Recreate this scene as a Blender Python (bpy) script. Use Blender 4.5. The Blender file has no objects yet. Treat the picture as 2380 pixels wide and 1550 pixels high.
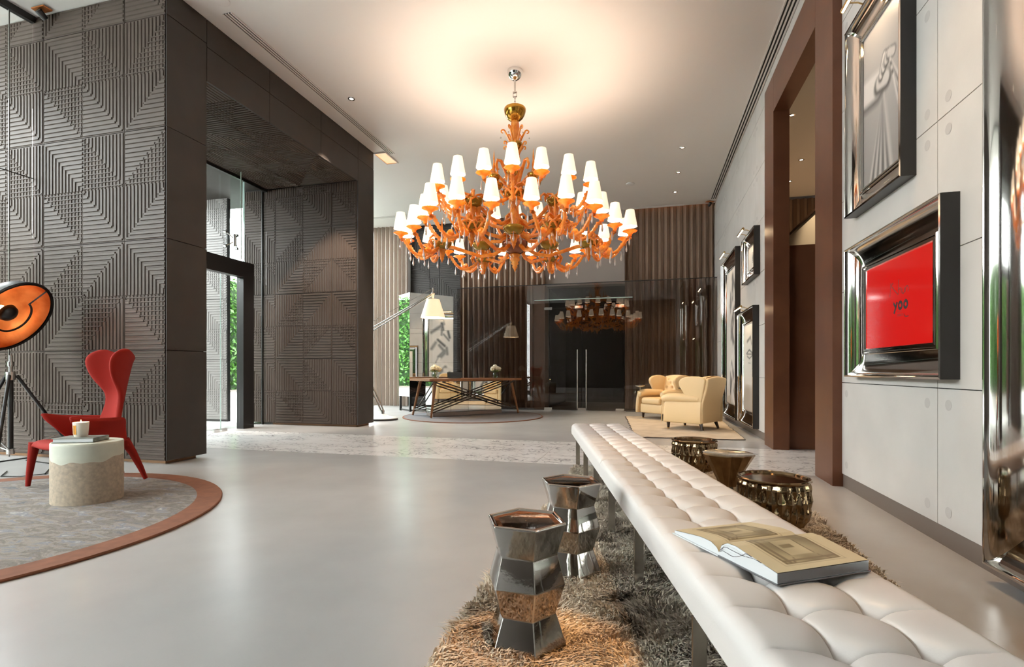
import bpy, math, random
import numpy as np
from mathutils import Matrix, Vector
PI = math.pi
random.seed(7); np.random.seed(7)
SC = bpy.context.scene
COL = SC.collection

# ---------------------------------------------------------------- camera
cam_d = bpy.data.cameras.new('camera'); cam = bpy.data.objects.new('camera', cam_d); COL.objects.link(cam)
cam.location = (0, 0, 1.08)
cam.rotation_euler = (PI/2, 0, math.atan(310/1193))
cam_d.sensor_width = 36; cam_d.lens = 1193/2380*36; cam_d.shift_y = 87/2380
cam_d.clip_start = 0.05; cam_d.clip_end = 200
SC.camera = cam
# ---------------------------------------------------------------- world, exposure
SC.view_settings.view_transform = 'Standard'; SC.view_settings.look = 'None'
SC.view_settings.gamma = 1; SC.view_settings.use_curve_mapping = False
SC.view_settings.exposure = 0.24
wd = bpy.data.worlds.new('overcast_sky'); SC.world = wd; wd.use_nodes = True
bg = wd.node_tree.nodes['Background']; bg.inputs[0].default_value = (0.96, 0.975, 1.0, 1); bg.inputs[1].default_value = 16.0
SC.cycles.use_denoising = True; SC.cycles.use_adaptive_sampling = True; SC.cycles.adaptive_threshold = .08
SC.cycles.max_bounces = 7; SC.cycles.diffuse_bounces = 3; SC.cycles.glossy_bounces = 4
SC.cycles.transparent_max_bounces = 12; SC.cycles.sample_clamp_indirect = 6.0
SC.cycles.caustics_reflective = False; SC.cycles.caustics_refractive = False

def lamp(name, kind, loc, energy, color, parent=None, **kw):
    d = bpy.data.lights.new(name, kind); d.energy = energy; d.color = color
    for k, v in kw.items(): setattr(d, k, v)
    o = bpy.data.objects.new(name, d); o.location = loc; COL.objects.link(o)
    if parent: o.parent = parent
    return o

# ---------------------------------------------------------------- materials
MATS = {}
def lin(c): return tuple(c)+(1,) if len(c) == 3 else c
def mat(name, col, rough=.5, metal=0, noise=None, bump=None, coat=0, sheen=0, spec=None, trans=0):
    """noise=(scale, second colour, contrast, detail)  bump=(scale, strength)"""
    m = bpy.data.materials.new(name); m.use_nodes = True; nt = m.node_tree; b = nt.nodes['Principled BSDF']
    b.inputs['Base Color'].default_value = lin(col); b.inputs['Roughness'].default_value = rough
    b.inputs['Metallic'].default_value = metal; b.inputs['Coat Weight'].default_value = coat
    b.inputs['Sheen Weight'].default_value = sheen
    if spec is not None: b.inputs['Specular IOR Level'].default_value = spec
    if trans: b.inputs['Transmission Weight'].default_value = trans
    tc = nt.nodes.new('ShaderNodeTexCoord')
    if noise:
        n = nt.nodes.new('ShaderNodeTexNoise'); n.inputs['Scale'].default_value = noise[0]; n.inputs['Detail'].default_value = noise[3]
        nt.links.new(tc.outputs['Object'], n.inputs['Vector'])
        r = nt.nodes.new('ShaderNodeValToRGB'); k = noise[2]
        r.color_ramp.elements[0].position = .5-k; r.color_ramp.elements[1].position = .5+k
        r.color_ramp.elements[0].color = lin(noise[1]); r.color_ramp.elements[1].color = lin(col)
        nt.links.new(n.outputs['Fac'], r.inputs['Fac']); nt.links.new(r.outputs['Color'], b.inputs['Base Color'])
    if bump:
        n2 = nt.nodes.new('ShaderNodeTexNoise'); n2.inputs['Scale'].default_value = bump[0]; n2.inputs['Detail'].default_value = 6
        nt.links.new(tc.outputs['Object'], n2.inputs['Vector'])
        bp = nt.nodes.new('ShaderNodeBump'); bp.inputs['Strength'].default_value = bump[1]; bp.inputs['Distance'].default_value = .01
        nt.links.new(n2.outputs['Fac'], bp.inputs['Height']); nt.links.new(bp.outputs['Normal'], b.inputs['Normal'])
    MATS[name] = m
    return m
def emis(name, col, strength, base=(.8, .8, .8), back=None):
    m = mat(name, base, .6); b = m.node_tree.nodes['Principled BSDF']
    b.inputs['Emission Color'].default_value = lin(col); b.inputs['Emission Strength'].default_value = strength
    return m
def thin_glass(name, tint, refl=1.0, rough=0.0, ior=1.5):
    m = bpy.data.materials.new(name); m.use_nodes = True; nt = m.node_tree; nt.nodes.clear()
    out = nt.nodes.new('ShaderNodeOutputMaterial'); mx = nt.nodes.new('ShaderNodeMixShader')
    t = nt.nodes.new('ShaderNodeBsdfTransparent'); t.inputs[0].default_value = lin(tint)
    g = nt.nodes.new('ShaderNodeBsdfGlossy'); g.inputs['Roughness'].default_value = rough
    f = nt.nodes.new('ShaderNodeLayerWeight'); f.inputs[0].default_value = .5      # facing term, same on both sides of the pane
    pw = nt.nodes.new('ShaderNodeMath'); pw.operation = 'POWER'; pw.inputs[1].default_value = 5
    mu = nt.nodes.new('ShaderNodeMath'); mu.operation = 'MULTIPLY_ADD'; mu.inputs[1].default_value = .8; mu.inputs[2].default_value = .04*refl
    nt.links.new(f.outputs['Facing'], pw.inputs[0]); nt.links.new(pw.outputs[0], mu.inputs[0]); nt.links.new(mu.outputs[0], mx.inputs[0])
    nt.links.new(t.outputs[0], mx.inputs[1]); nt.links.new(g.outputs[0], mx.inputs[2]); nt.links.new(mx.outputs[0], out.inputs[0])
    MATS[name] = m; return m
def glow_glass(name, col, transl=.45, rough=.12):
    """coloured cast glass: part translucent, part glossy"""
    m = bpy.data.materials.new(name); m.use_nodes = True; nt = m.node_tree; b = nt.nodes['Principled BSDF']
    b.inputs['Base Color'].default_value = lin(col); b.inputs['Roughness'].default_value = rough
    b.inputs['Coat Weight'].default_value = 1; b.inputs['Coat Roughness'].default_value = .03
    tc = nt.nodes.new('ShaderNodeTexCoord'); nz = nt.nodes.new('ShaderNodeTexNoise'); nz.inputs['Scale'].default_value = 11; nz.inputs['Detail'].default_value = 3
    nt.links.new(tc.outputs['Object'], nz.inputs['Vector']); rp = nt.nodes.new('ShaderNodeValToRGB')
    rp.color_ramp.elements[0].position = .40; rp.color_ramp.elements[1].position = .60
    rp.color_ramp.elements[0].color = (.86, .31, .035, 1); rp.color_ramp.elements[1].color = lin(col)
    nt.links.new(nz.outputs['Fac'], rp.inputs['Fac']); nt.links.new(rp.outputs['Color'], b.inputs['Base Color'])
    out = nt.nodes['Material Output']; mx = nt.nodes.new('ShaderNodeMixShader'); t = nt.nodes.new('ShaderNodeBsdfTranslucent')
    nt.links.new(rp.outputs['Color'], t.inputs[0]); mx.inputs[0].default_value = transl
    nt.links.new(b.outputs[0], mx.inputs[1]); nt.links.new(t.outputs[0], mx.inputs[2]); nt.links.new(mx.outputs[0], out.inputs[0])
    MATS[name] = m; return m
def attr_mat(name, rough=.6, spec=.3, emit=0):
    m = mat(name, (1, 1, 1), rough, spec=spec); nt = m.node_tree
    a = nt.nodes.new('ShaderNodeAttribute'); a.attribute_name = 'print'
    nt.links.new(a.outputs['Color'], nt.nodes['Principled BSDF'].inputs['Base Color'])
    return m
mat('floor_concrete', (.50, .485, .475), .27, noise=(1.3, (.42, .41, .40), .22, 8), bump=(60, .02), spec=.5)
mat('ceiling_paint', (.80, .76, .73), .7)
mat('panel_dark', (.082, .060, .048), .52, noise=(3, (.062, .046, .037), .3, 6), spec=.25)
mat('panel_daylit', (.20, .185, .175), .5, noise=(3, (.16, .148, .14), .3, 6))  # ribbed panel colour lightened to stand in for outdoor daylight
mat('panel_flat', (.040, .031, .026), .60, noise=(4, (.028, .023, .02), .3, 5))
mat('joint_dark', (.012, .010, .009), .7)
mat('black_metal', (.012, .011, .011), .38)
mat('concrete_panel', (.60, .565, .535), .55, noise=(2.2, (.50, .47, .445), .3, 10), bump=(45, .03))
mat('concrete_dimple', (.45, .42, .40), .6)
mat('plinth', (.16, .125, .105), .5)
mat('plinth_wood', (.42, .22, .10), .4, noise=(9, (.30, .15, .07), .3, 4))
mat('copper', (.165, .062, .030), .34, metal=.3, noise=(2.6, (.095, .034, .018), .32, 9))
mat('chrome', (.80, .80, .80), .05, metal=1)
mat('frame_chrome', (.56, .53, .50), .07, metal=1)
mat('frame_side', (.015, .013, .012), .35)
mat('mirror', (.86, .88, .87), .01, metal=1)
mat('mirror_green', (.74, .83, .79), .02, metal=1)
mat('gunmetal_glaze', (.40, .375, .35), .06, metal=1, bump=(14, .06))
mat('bronze_glaze', (.30, .215, .125), .13, metal=1, noise=(12, (.17, .115, .065), .3, 5))
mat('stool_top', (.085, .038, .018), .16, metal=.8, noise=(14, (.30, .13, .05), .22, 8), bump=(22, .35))
mat('white_leather', (.74, .705, .685), .36, bump=(220, .05))
mat('cream_leather', (.76, .55, .30), .42, bump=(160, .05))
mat('dark_wood', (.035, .018, .012), .35)
mat('walnut', (.30, .125, .045), .35, noise=(16, (.19, .075, .03), .3, 6))
mat('red_fabric', (.27, .012, .006), .8, bump=(300, .08), spec=.25)
mat('curtain_brown', (.285, .19, .135), .8, noise=(2, (.235, .155, .11), .3, 3), sheen=.1)
mat('curtain_pale', (.46, .375, .315), .8, noise=(2, (.40, .325, .27), .3, 3), sheen=.1)
mat('greige_paint', (.33, .285, .26), .7)
mat('front_wall', (.10, .082, .07), .6)
mat('cement_low', (.50, .40, .30), .7, noise=(38, (.36, .30, .23), .18, 10), bump=(60, .15))
mat('cement_high', (.63, .64, .54), .55, noise=(11, (.55, .57, .48), .25, 5))
mat('slate_book', (.13, .15, .14), .55, noise=(18, (.30, .31, .28), .2, 6))
mat('paper', (.72, .66, .50), .6)
mat('page_edge', (.72, .74, .76), .6)
mat('book_cover', (.10, .10, .11), .2, coat=.5)
mat('black_plastic', (.006, .006, .007), .25)
mat('white_metal', (.72, .71, .70), .35)
mat('steel', (.55, .54, .52), .25, metal=1)
mat('gold_glass', (.52, .27, .035), .14, metal=.75, noise=(8, (.34, .17, .02), .3, 4))
mat('olive_gold', (.36, .20, .02), .2, metal=.6, noise=(14, (.22, .13, .012), .25, 4))
mat('brown_glass', (.20, .055, .018), .15, metal=.3)
mat('copper_leaf', (.78, .30, .10), .36, metal=.9, noise=(4, (.50, .13, .03), .18, 8), bump=(10, .5))
mat('white_flower', (.80, .78, .62), .7)
mat('leaf_green', (.10, .26, .035), .5, noise=(1.5, (.045, .13, .02), .3, 5))
mat('leaf_red', (.16, .03, .03), .5, noise=(3, (.06, .05, .02), .3, 5))
mat('hedge_core', (.02, .05, .012), .9)
mat('paving_white', (.78, .78, .76), .6)
mat('rug_rust', (.235, .09, .045), .9, noise=(14, (.16, .06, .032), .3, 5))
mat('rug_grey', (.20, .19, .20), .95, noise=(8, (.16, .155, .165), .3, 5))
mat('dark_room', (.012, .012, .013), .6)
mat('brass', (.70, .48, .20), .2, metal=1)
mat('gold_label', (.35, .15, .02), .3, metal=.8)
mat('candle_wax', (.90, .82, .70), .4)
mat('slot_dark', (.02, .018, .016), .8)
mat('text_black', (.004, .003, .003), .5)
mat('text_brown', (.07, .010, .006), .5)
mat('white_wall', (.72, .68, .62), .7)
mat('cowhide', (.62, .52, .40), .95, noise=(3.2, (.45, .36, .26), .22, 8), bump=(90, .3))
mat('facade_far', (.55, .6, .62), .6)
attr_mat('print_paper', .35)
thin_glass('clear_glass', (.93, .96, .95), 1.0)
thin_glass('dark_glass', (.74, .70, .67), 1.6)
thin_glass('vase_glass', (.9, .93, .92), 1.4)
mat('crystal', (.92, .90, .86), .06, trans=.55, spec=.8)
glow_glass('amber_glass', (1.0, .50, .09), .46, .08)
mat('edge_glass', (.50, .66, .61), .12)
mat('joint_seal', (.17, .155, .14), .5)
emis('shade_lit', (1.0, .80, .56), .85, (.85, .80, .72))
emis('shade_fabric', (1.0, .72, .42), .75, (.85, .80, .72))
emis('bulb', (1.0, .72, .38), 7)
emis('picture_lamp', (1.0, .76, .42), 16)
emis('downlight_lens', (1.0, .82, .6), 14)
emis('flame', (1.0, .60, .18), 18)
emis('led_orange', (1.0, .42, .10), 5.0)
emis('led_recess', (1.0, .40, .09), .75)
emis('screen_red', (1.0, .016, .012), .52, (.03, .002, .002))
MATS['screen_red'].node_tree.nodes['Principled BSDF'].inputs['Roughness'].default_value = .08

def marble():
    m = mat('marble', (.7, .68, .66), .16); nt = m.node_tree; L = nt.links; N = nt.nodes; b = N['Principled BSDF']
    tc = N.new('ShaderNodeTexCoord'); mp = N.new('ShaderNodeMapping'); L.new(tc.outputs['Object'], mp.inputs[0])
    mp.inputs['Rotation'].default_value = (0, 0, .7); mp.inputs['Scale'].default_value = (1.0, 1.9, 1)
    n = N.new('ShaderNodeTexNoise'); n.inputs['Scale'].default_value = 2.2; n.inputs['Detail'].default_value = 9; L.new(mp.outputs[0], n.inputs[0])
    ad = N.new('ShaderNodeVectorMath'); ad.operation = 'MULTIPLY_ADD'; ad.inputs[1].default_value = (.42, .42, .42)
    L.new(n.outputs['Color'], ad.inputs[0]); L.new(mp.outputs[0], ad.inputs[2])
    v = N.new('ShaderNodeTexVoronoi'); v.feature = 'DISTANCE_TO_EDGE'; v.inputs['Scale'].default_value = 8.5; L.new(ad.outputs[0], v.inputs['Vector'])
    r = N.new('ShaderNodeValToRGB'); e = r.color_ramp.elements
    e[0].position = .0; e[0].color = (.27, .26, .27, 1); e[1].position = .11; e[1].color = (.93, .915, .90, 1)
    x = e.new(.045); x.color = (.56, .545, .55, 1)
    L.new(v.outputs['Distance'], r.inputs[0])
    n3 = N.new('ShaderNodeTexNoise'); n3.inputs['Scale'].default_value = 3.0; n3.inputs['Detail'].default_value = 7; L.new(ad.outputs[0], n3.inputs[0])
    r3 = N.new('ShaderNodeValToRGB'); r3.color_ramp.elements[0].position = .38; r3.color_ramp.elements[1].position = .60
    L.new(n3.outputs['Fac'], r3.inputs[0])
    mx = N.new('ShaderNodeMixRGB'); mx.inputs[2].default_value = (.94, .925, .91, 1); L.new(r.outputs[0], mx.inputs[1]); L.new(r3.outputs[0], mx.inputs[0])
    L.new(mx.outputs[0], b.inputs['Base Color'])
marble()
def patched(name, cols, scale, rough, stretch=(1, 1, 1), bumpst=.3, bumpsc=120):
    """several colours mottled together: woven or shaggy rugs"""
    m = mat(name, cols[0], rough, bump=(bumpsc, bumpst), sheen=.15); nt = m.node_tree; L = nt.links; N = nt.nodes
    tc = N.new('ShaderNodeTexCoord'); mp = N.new('ShaderNodeMapping'); mp.inputs['Scale'].default_value = stretch; L.new(tc.outputs['Object'], mp.inputs[0])
    n = N.new('ShaderNodeTexNoise'); n.inputs['Scale'].default_value = scale; n.inputs['Detail'].default_value = 9; n.inputs['Roughness'].default_value = .62
    n.inputs['Distortion'].default_value = .6
    L.new(mp.outputs[0], n.inputs[0]); r = N.new('ShaderNodeValToRGB'); e = r.color_ramp.elements
    k = len(cols); lo, hi = .33, .67
    e[0].position = lo; e[0].color = lin(cols[0]); e[1].position = hi; e[1].color = lin(cols[-1])
    for i in range(1, k-1):
        x = e.new(lo+(hi-lo)*i/(k-1)); x.color = lin(cols[i])
    L.new(n.outputs['Fac'], r.inputs[0]); L.new(r.outputs[0], N['Principled BSDF'].inputs['Base Color'])
patched('rug_mottled', [(.055, .055, .07), (.17, .14, .125), (.10, .078, .06), (.22, .185, .155), (.12, .125, .15), (.36, .33, .30)], 4.6, .95, (1, 2.2, 1))
patched('shag_pile', [(.16, .115, .08), (.52, .43, .33), (.62, .53, .42), (.74, .66, .54), (.66, .55, .42)], 2.4, .95, (1, 1, .2), .0)

# ---------------------------------------------------------------- mesh helpers
class MB:
    def __init__(s): s.v = []; s.f = []
    def add(s, vs, fs):
        n = len(s.v); s.v.extend([tuple(p) for p in vs]); s.f.extend([tuple(i+n for i in f) for f in fs]); return s
    def box(s, x0, x1, y0, y1, z0, z1, M=None):
        vs = [(x, y, z) for x in (x0, x1) for y in (y0, y1) for z in (z0, z1)]
        if M is not None: vs = [M @ Vector(p) for p in vs]
        return s.add(vs, [(0, 1, 3, 2), (4, 6, 7, 5), (0, 4, 5, 1), (2, 3, 7, 6), (0, 2, 6, 4), (1, 5, 7, 3)])
    def bar(s, a, b, w, t=None, up=(0, 0, 1)):
        a, b = Vector(a), Vector(b); t = t or w; d = (b-a).normalized(); up = Vector(up)
        if abs(d.dot(up)) > .99: up = Vector((1, 0, 0))
        x = d.cross(up).normalized(); y = x.cross(d)
        vs = [p + x*sx*w/2 + y*sy*t/2 for p in (a, b) for sx, sy in ((-1, -1), (1, -1), (1, 1), (-1, 1))]
        return s.add(vs, [(3, 2, 1, 0), (4, 5, 6, 7), (0, 1, 5, 4), (1, 2, 6, 5), (2, 3, 7, 6), (3, 0, 4, 7)])
    def tube(s, pts, r, seg=8, caps=True, squash=1.0):
        pts = [Vector(p) for p in pts]; n = len(pts); rs = r if isinstance(r, (list, tuple)) else [r]*n
        ref = Vector((0, 0, 1)); vs = []
        d0 = (pts[1]-pts[0]).normalized()
        if abs(d0.dot(ref)) > .95: ref = Vector((1, 0, 0))
        x = d0.cross(ref).normalized()
        for i in range(n):
            d = (pts[min(i+1, n-1)]-pts[max(i-1, 0)]).normalized()
            x = (x - d*x.dot(d)).normalized(); y = d.cross(x)
            for k in range(seg):
                a = 2*PI*k/seg; vs.append(pts[i]+(x*math.cos(a)+y*math.sin(a)*squash)*rs[i])
        fs = [(i*seg+k, i*seg+(k+1) % seg, (i+1)*seg+(k+1) % seg, (i+1)*seg+k) for i in range(n-1) for k in range(seg)]
        if caps: fs += [tuple(range(seg-1, -1, -1)), tuple((n-1)*seg+k for k in range(seg))]
        return s.add(vs, fs)
    def lathe(s, prof, seg=24, c=(0, 0, 0), M=None, flute=0, nfl=0, caps=True):
        vs = []; n = len(prof)
        for r, z in prof:
            for k in range(seg):
                a = 2*PI*k/seg; q = r*(1+flute*math.cos(nfl*a)) if nfl else r
                p = Vector((q*math.cos(a), q*math.sin(a), z))
                if M is not None: p = M @ p
                vs.append((p[0]+c[0], p[1]+c[1], p[2]+c[2]))
        fs = [(i*seg+k, i*seg+(k+1) % seg, (i+1)*seg+(k+1) % seg, (i+1)*seg+k) for i in range(n-1) for k in range(seg)]
        if caps:
            if prof[0][0] > 1e-4: fs.append(tuple(range(seg-1, -1, -1)))
            if prof[-1][0] > 1e-4: fs.append(tuple((n-1)*seg+k for k in range(seg)))
        return s.add(vs, fs)
    def grid(s, fn, nu, nv, close_u=False):
        vs = [fn(i/(nu if close_u else nu-1), j/(nv-1)) for i in range(nu) for j in range(nv)]
        m = nu if close_u else nu-1
        return s.add(vs, [(i*nv+j, ((i+1) % nu)*nv+j, ((i+1) % nu)*nv+j+1, i*nv+j+1) for i in range(m) for j in range(nv-1)])
    def poly(s, pts, d):                          # flat outline pts extruded by vector d
        n = len(pts); d = Vector(d); a = [Vector(p) for p in pts]
        return s.add(a+[p+d for p in a], [tuple(range(n-1, -1, -1)), tuple(range(n, 2*n))]+[(i, (i+1) % n, n+(i+1) % n, n+i) for i in range(n)])
    def ball(s, c, r, u=10, v=7, sc=(1, 1, 1)):
        return s.lathe([(max(r*math.sin(PI*i/v), 1e-5), -r*math.cos(PI*i/v)) for i in range(v+1)], u, c, Matrix.Diagonal(Vector(sc)), caps=False)
    def mesh(s, name, m, smooth=None):
        me = bpy.data.meshes.new(name); me.from_pydata(s.v, [], s.f); me.materials.append(MATS[m]); me.validate(); me.update()
        if smooth:
            me.polygons.foreach_set('use_smooth', [True]*len(me.polygons))
            if smooth is not True: me.set_sharp_from_angle(angle=math.radians(smooth))
        return me
def fixn(me):
    import bmesh
    b = bmesh.new(); b.from_mesh(me); bmesh.ops.recalc_face_normals(b, faces=b.faces); b.to_mesh(me); b.free(); return me
def put(name, me, parent=None, loc=(0, 0, 0), rot=(0, 0, 0), scale=None):
    o = bpy.data.objects.new(name, me); COL.objects.link(o); o.location = loc; o.rotation_euler = rot
    if scale: o.scale = scale
    if parent: o.parent = parent
    return o
def part(name, mb, m, parent=None, smooth=None, loc=(0, 0, 0), rot=(0, 0, 0), label=None):
    o = put(name, fixn(mb.mesh(name, m, smooth)), parent, loc, rot)
    if label: o['label'] = label
    return o
def tag(o, label, cat, group=None, kind=None):
    o['label'] = label; o['category'] = cat
    if group: o['group'] = group
    if kind: o['kind'] = kind
    return o
def thing(name, label, cat, loc=(0, 0, 0), rz=0, group=None):
    o = put(name, None, None, loc, (0, 0, rz)); o.empty_display_size = .1
    return tag(o, label, cat, group)
def struct(name, mb, m, parent=None, smooth=None):
    o = part(name, mb, m, parent, smooth)
    if parent is None: o['kind'] = 'structure'
    return o
def copy_tree(o, parent=None):
    c = o.copy(); COL.objects.link(c); c.parent = parent
    for ch in o.children: copy_tree(ch, c)
    return c
def subsurf(o, lv=2):
    m = o.modifiers.new('s', 'SUBSURF'); m.levels = lv; m.render_levels = lv; return o
def bevel(o, w, seg=2, ang=35):
    m = o.modifiers.new('b', 'BEVEL'); m.width = w; m.segments = seg; m.limit_method = 'ANGLE'; m.angle_limit = math.radians(ang)
    return o
def solid(o, t, off=0):
    m = o.modifiers.new('t', 'SOLIDIFY'); m.thickness = t; m.offset = off; return o
def sstep(a, b, x):
    t = min(1, max(0, (x-a)/(b-a))); return t*t*(3-2*t)
def lerp(a, b, t): return a+(b-a)*t
def interp(tab, x):
    for (a, p), (b, q) in zip(tab, tab[1:]):
        if x <= b:
            t = (x-a)/(b-a); t = t*t*(3-2*t); return p+(q-p)*t
    return tab[-1][1]
# ================================================================ SETTING
FX = -7.4            # facade glass plane
PX = -5.33           # room face of the dark entrance portal
RX = 1.78            # right wall
CZ = 5.5             # ceiling
# floor ------------------------------------------------------------
f = MB().box(-8.3, 6.0, -5.2, 5.9, -.12, 0).box(-8.3, 6.0, 7.75, 18.2, -.12, 0).box(-8.3, 6.0, 5.9, 7.75, -.12, -.02)
floor = struct('floor', f, 'floor_concrete')
xs = [-7.38, -4.25, -3.25, -1.25, 1.1, 3.4, 5.9]
for a, b in zip(xs, xs[1:]):
    part('marble_slab', MB().box(a+.002, b-.002, 5.902, 7.748, -.02, .001), 'marble', floor)
struct('ground', MB().box(-40, -8.3, -30, 40, -.25, -.12).box(-8.3, 8, -30, -5.2, -.25, -.12), 'paving_white')
struct('path', MB().box(-13.2, -8.3, -10, 24, -.12, -.01), 'paving_white')
# ceiling ------------------------------------------------------------
c = MB().box(-7.4, 6.0, -5.2, 14.42, CZ, CZ+.12).box(-8.3, -7.4, 9.1, 14.42, CZ, CZ+.12).box(-8.3, 6.0, 14.42, 14.9, CZ+.2, CZ+.3)
c.box(-10.0, -7.4, -5.2, 5.25, CZ, CZ+.12); c.box(-8.3, 6.0, 14.40, 14.42, CZ+.12, CZ+.2)  # outdoor soffit lengthened out of view to shade the ribbed pillar's top
struct('ceiling', c, 'ceiling_paint')

# ribbed dark panels -------------------------------------------------
PW = 1.29
_pc = {}
def rib_panel(w, h, var, m='panel_dark'):
    key = (round(w, 3), round(h, 3), var, m)
    if key in _pc: return _pc[key]
    g = .004; mb = MB().box(g, w-g, 0, .02, g, h-g)
    def kind(x, y):                              # x,y in -1..1 over a full panel -> (horizontal, vertical) ribs
        if var & 1: x = -x
        if var & 2: x, y = y, x
        if var & 4: y = -y
        if x < 0 and y >= 0: r = (y > -x, y <= -x)
        elif x >= 0 and y < 0: r = (y <= -x, y > -x)
        elif x >= 0: r = (x+y < 1, True)
        else: r = (True, x+y > -1)
        return (r[1], r[0]) if var & 2 else r
    n = 24; p = PW/n; ns = 96
    def runs(horizontal, i, cross):
        c0 = (i+.5)/n*2-1; out = []; st = None
        for k in range(ns+1):
            t = (k+.5)/ns*2-1; on = False
            if k < ns:
                hv = kind(t, c0) if horizontal else kind(c0, t)
                on = hv[0 if horizontal else 1] and (bool(hv[0] and hv[1]) == cross)
            if on and st is None: st = k
            if not on and st is not None: out.append((st/ns*PW, k/ns*PW)); st = None
        return out
    def rib(x0, x1, z0, z1, d):
        x0, x1, z0, z1 = max(x0, .012), min(x1, w-.012), max(z0, .012), min(z1, h-.012)
        if x1-x0 < .006 or z1-z0 < .006: return
        b = min(.006, (x1-x0)*.3, (z1-z0)*.3)
        vs = [(x0, 0, z0), (x1, 0, z0), (x1, 0, z1), (x0, 0, z1), (x0+b, -d, z0+b), (x1-b, -d, z0+b), (x1-b, -d, z1-b), (x0+b, -d, z1-b)]
        mb.add(vs, [(4, 5, 6, 7), (0, 1, 5, 4), (1, 2, 6, 5), (2, 3, 7, 6), (3, 0, 4, 7)])
    for i in range(n):
        c0 = (i+.5)*p
        for cross, rw, d in ((False, p*.70, .011), (True, p*.36, .010)):
            for a, b in runs(True, i, cross): rib(a, b, c0-rw/2, c0+rw/2, d)
            for a, b in runs(False, i, cross): rib(c0-rw/2, c0+rw/2, a, b, d-.001)
    me = fixn(mb.mesh('wall_panel', m)); _pc[key] = me; return me
ZR = [.04, 1.32, 2.61, 3.90, 5.19, 5.5]
# dark block between the two glass fronts ------------------------------
core = MB().box(-8.53, -5.355, 4.735, 5.25, .04, CZ)
wl = struct('wall_left', core, 'joint_dark')
part('plinth', MB().box(-8.5, -5.42, 4.78, 5.2, 0, .05), 'plinth_wood', wl)
for r, (z0, z1) in enumerate(zip(ZR, ZR[1:])):
    for k, (x0, x1) in enumerate([(-8.53, -7.24), (-7.24, -5.95), (-5.95, -5.335)]):
        me = rib_panel(x1-x0, z1-z0, [0, 4, 0, 0, 1][r] if k < 2 else [4, 0, 4, 1, 0][r])
        put('wall_panel', me, wl, (x0, 4.715, z0))
    part('wall_panel', MB().box(-5.355, PX, 4.715, 5.27, z0+.004, z1-.004), 'panel_flat', wl)
# portal: header, far jamb, recess ------------------------------------
we = struct('wall_entrance', MB().box(-7.95, -5.355, 8.80, 9.34, .04, CZ).box(-7.4, -5.355, 5.25, 8.80, 4.745, CZ), 'joint_dark')
part('plinth', MB().box(-7.3, -5.40, 8.84, 9.30, 0, .05), 'plinth_wood', we)
for (y0, y1) in [(5.275, 6.39), (6.39, 7.62), (7.62, 8.78), (8.78, 9.36)]:
    part('wall_panel', MB().box(-5.355, PX, y0+.004, y1-.004, 5.154, 5.495), 'panel_flat', we)
for (y0, y1) in [(5.275, 6.39), (6.39, 7.62), (7.62, 8.78)]:
    part('wall_panel', MB().box(-5.355, PX, y0+.004, y1-.004, 4.72, 5.146), 'panel_flat', we)
part('wall_panel', MB().box(-5.355, PX, 8.784, 9.36, .04, 5.146), 'panel_flat', we)
part('wall_panel', MB().box(-7.95, -5.355, 9.34, 9.36, .04, 5.49), 'panel_flat', we)
for r, (z0, z1) in enumerate(zip(ZR, [1.32, 2.61, 3.90, 4.735])):
    for k, (x0, x1) in enumerate([(-7.95, -7.50), (-7.48, -7.19), (-7.19, -5.90), (-5.90, -5.36)]):
        put('wall_panel', rib_panel(x1-x0, z1-z0, [0, 1, 4, 0][r] if k == 2 else [2, 0, 2, 0][r]), we, (x0, 8.785, z0))
for i, y1 in enumerate([6.39, 7.68, 8.78]):
    for k, x0 in enumerate([-7.40, -6.62]):
        w = .78 if k == 0 else 1.26
        h = [1.115, 1.29, 1.10][i]
        put('ceiling_panel', rib_panel(w, h, [0, 3, 2][i] ^ k), we, (x0, y1, 4.742), (PI/2, 0, 0))
part('slot_post', MB().box(-7.50, -7.48, 8.75, 8.80, 0, 4.74), 'black_metal', we)
# facade glass ----------------------------------------------------------
w1 = struct('window_1', MB().box(FX-.02, FX+.02, -5.0, 4.71, 0, .012).box(FX-.03, FX+.03, -5.0, 4.71, 5.42, 5.5), 'black_metal')
ys = [-5.0, -3.05, -1.1, .85, 2.8, 4.45, 4.70]
for a, b in zip(ys, ys[1:]):
    for z0, z1 in [(.012, 3.475), (3.485, 5.42)]:
        part('pane', MB().box(FX-.006, FX+.006, a+.006, b-.006, z0, z1), 'clear_glass', w1)
for y in ys[1:-1]:
    part('joint', MB().box(FX-.007, FX+.007, y-.005, y+.005, .05, 5.42), 'joint_seal', w1)
part('joint', MB().box(FX-.007, FX+.007, -5, 4.7, 3.476, 3.484), 'slot_dark', w1)
w2 = struct('window_2', MB().box(FX-.03, FX+.03, 5.28, 8.77, 4.68, 4.74), 'black_metal')
for a, b, z0, z1 in [(5.28, 6.6, 3.12, 4.70), (6.6, 7.84, 3.12, 3.475), (6.6, 7.84, 3.485, 4.70), (7.85, 8.77, 3.12, 3.475), (7.85, 8.77, 3.485, 4.70), (8.27, 8.77, .02, 3.12), (5.28, 5.60, .02, 3.12)]:
    part('pane', MB().box(FX-.006, FX+.006, a+.004, b-.004, z0, z1), 'clear_glass', w2)
part('glass_fin', MB().box(FX, FX+.24, 7.839, 7.851, 3.12, 4.72), 'clear_glass', w2)
part('fin_edge', MB().box(FX+.232, FX+.242, 7.837, 7.853, 3.12, 4.72), 'edge_glass', w2)
part('fin_edge', MB().box(FX-.03, FX+.01, 8.18, 8.19, 3.12, 4.72), 'edge_glass', w2)
sp = thing('glass_spider_fitting', 'chrome four-armed spider fitting clamping the panes above the entrance door', 'fitting', (FX+.10, 7.845, 3.48))
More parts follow.
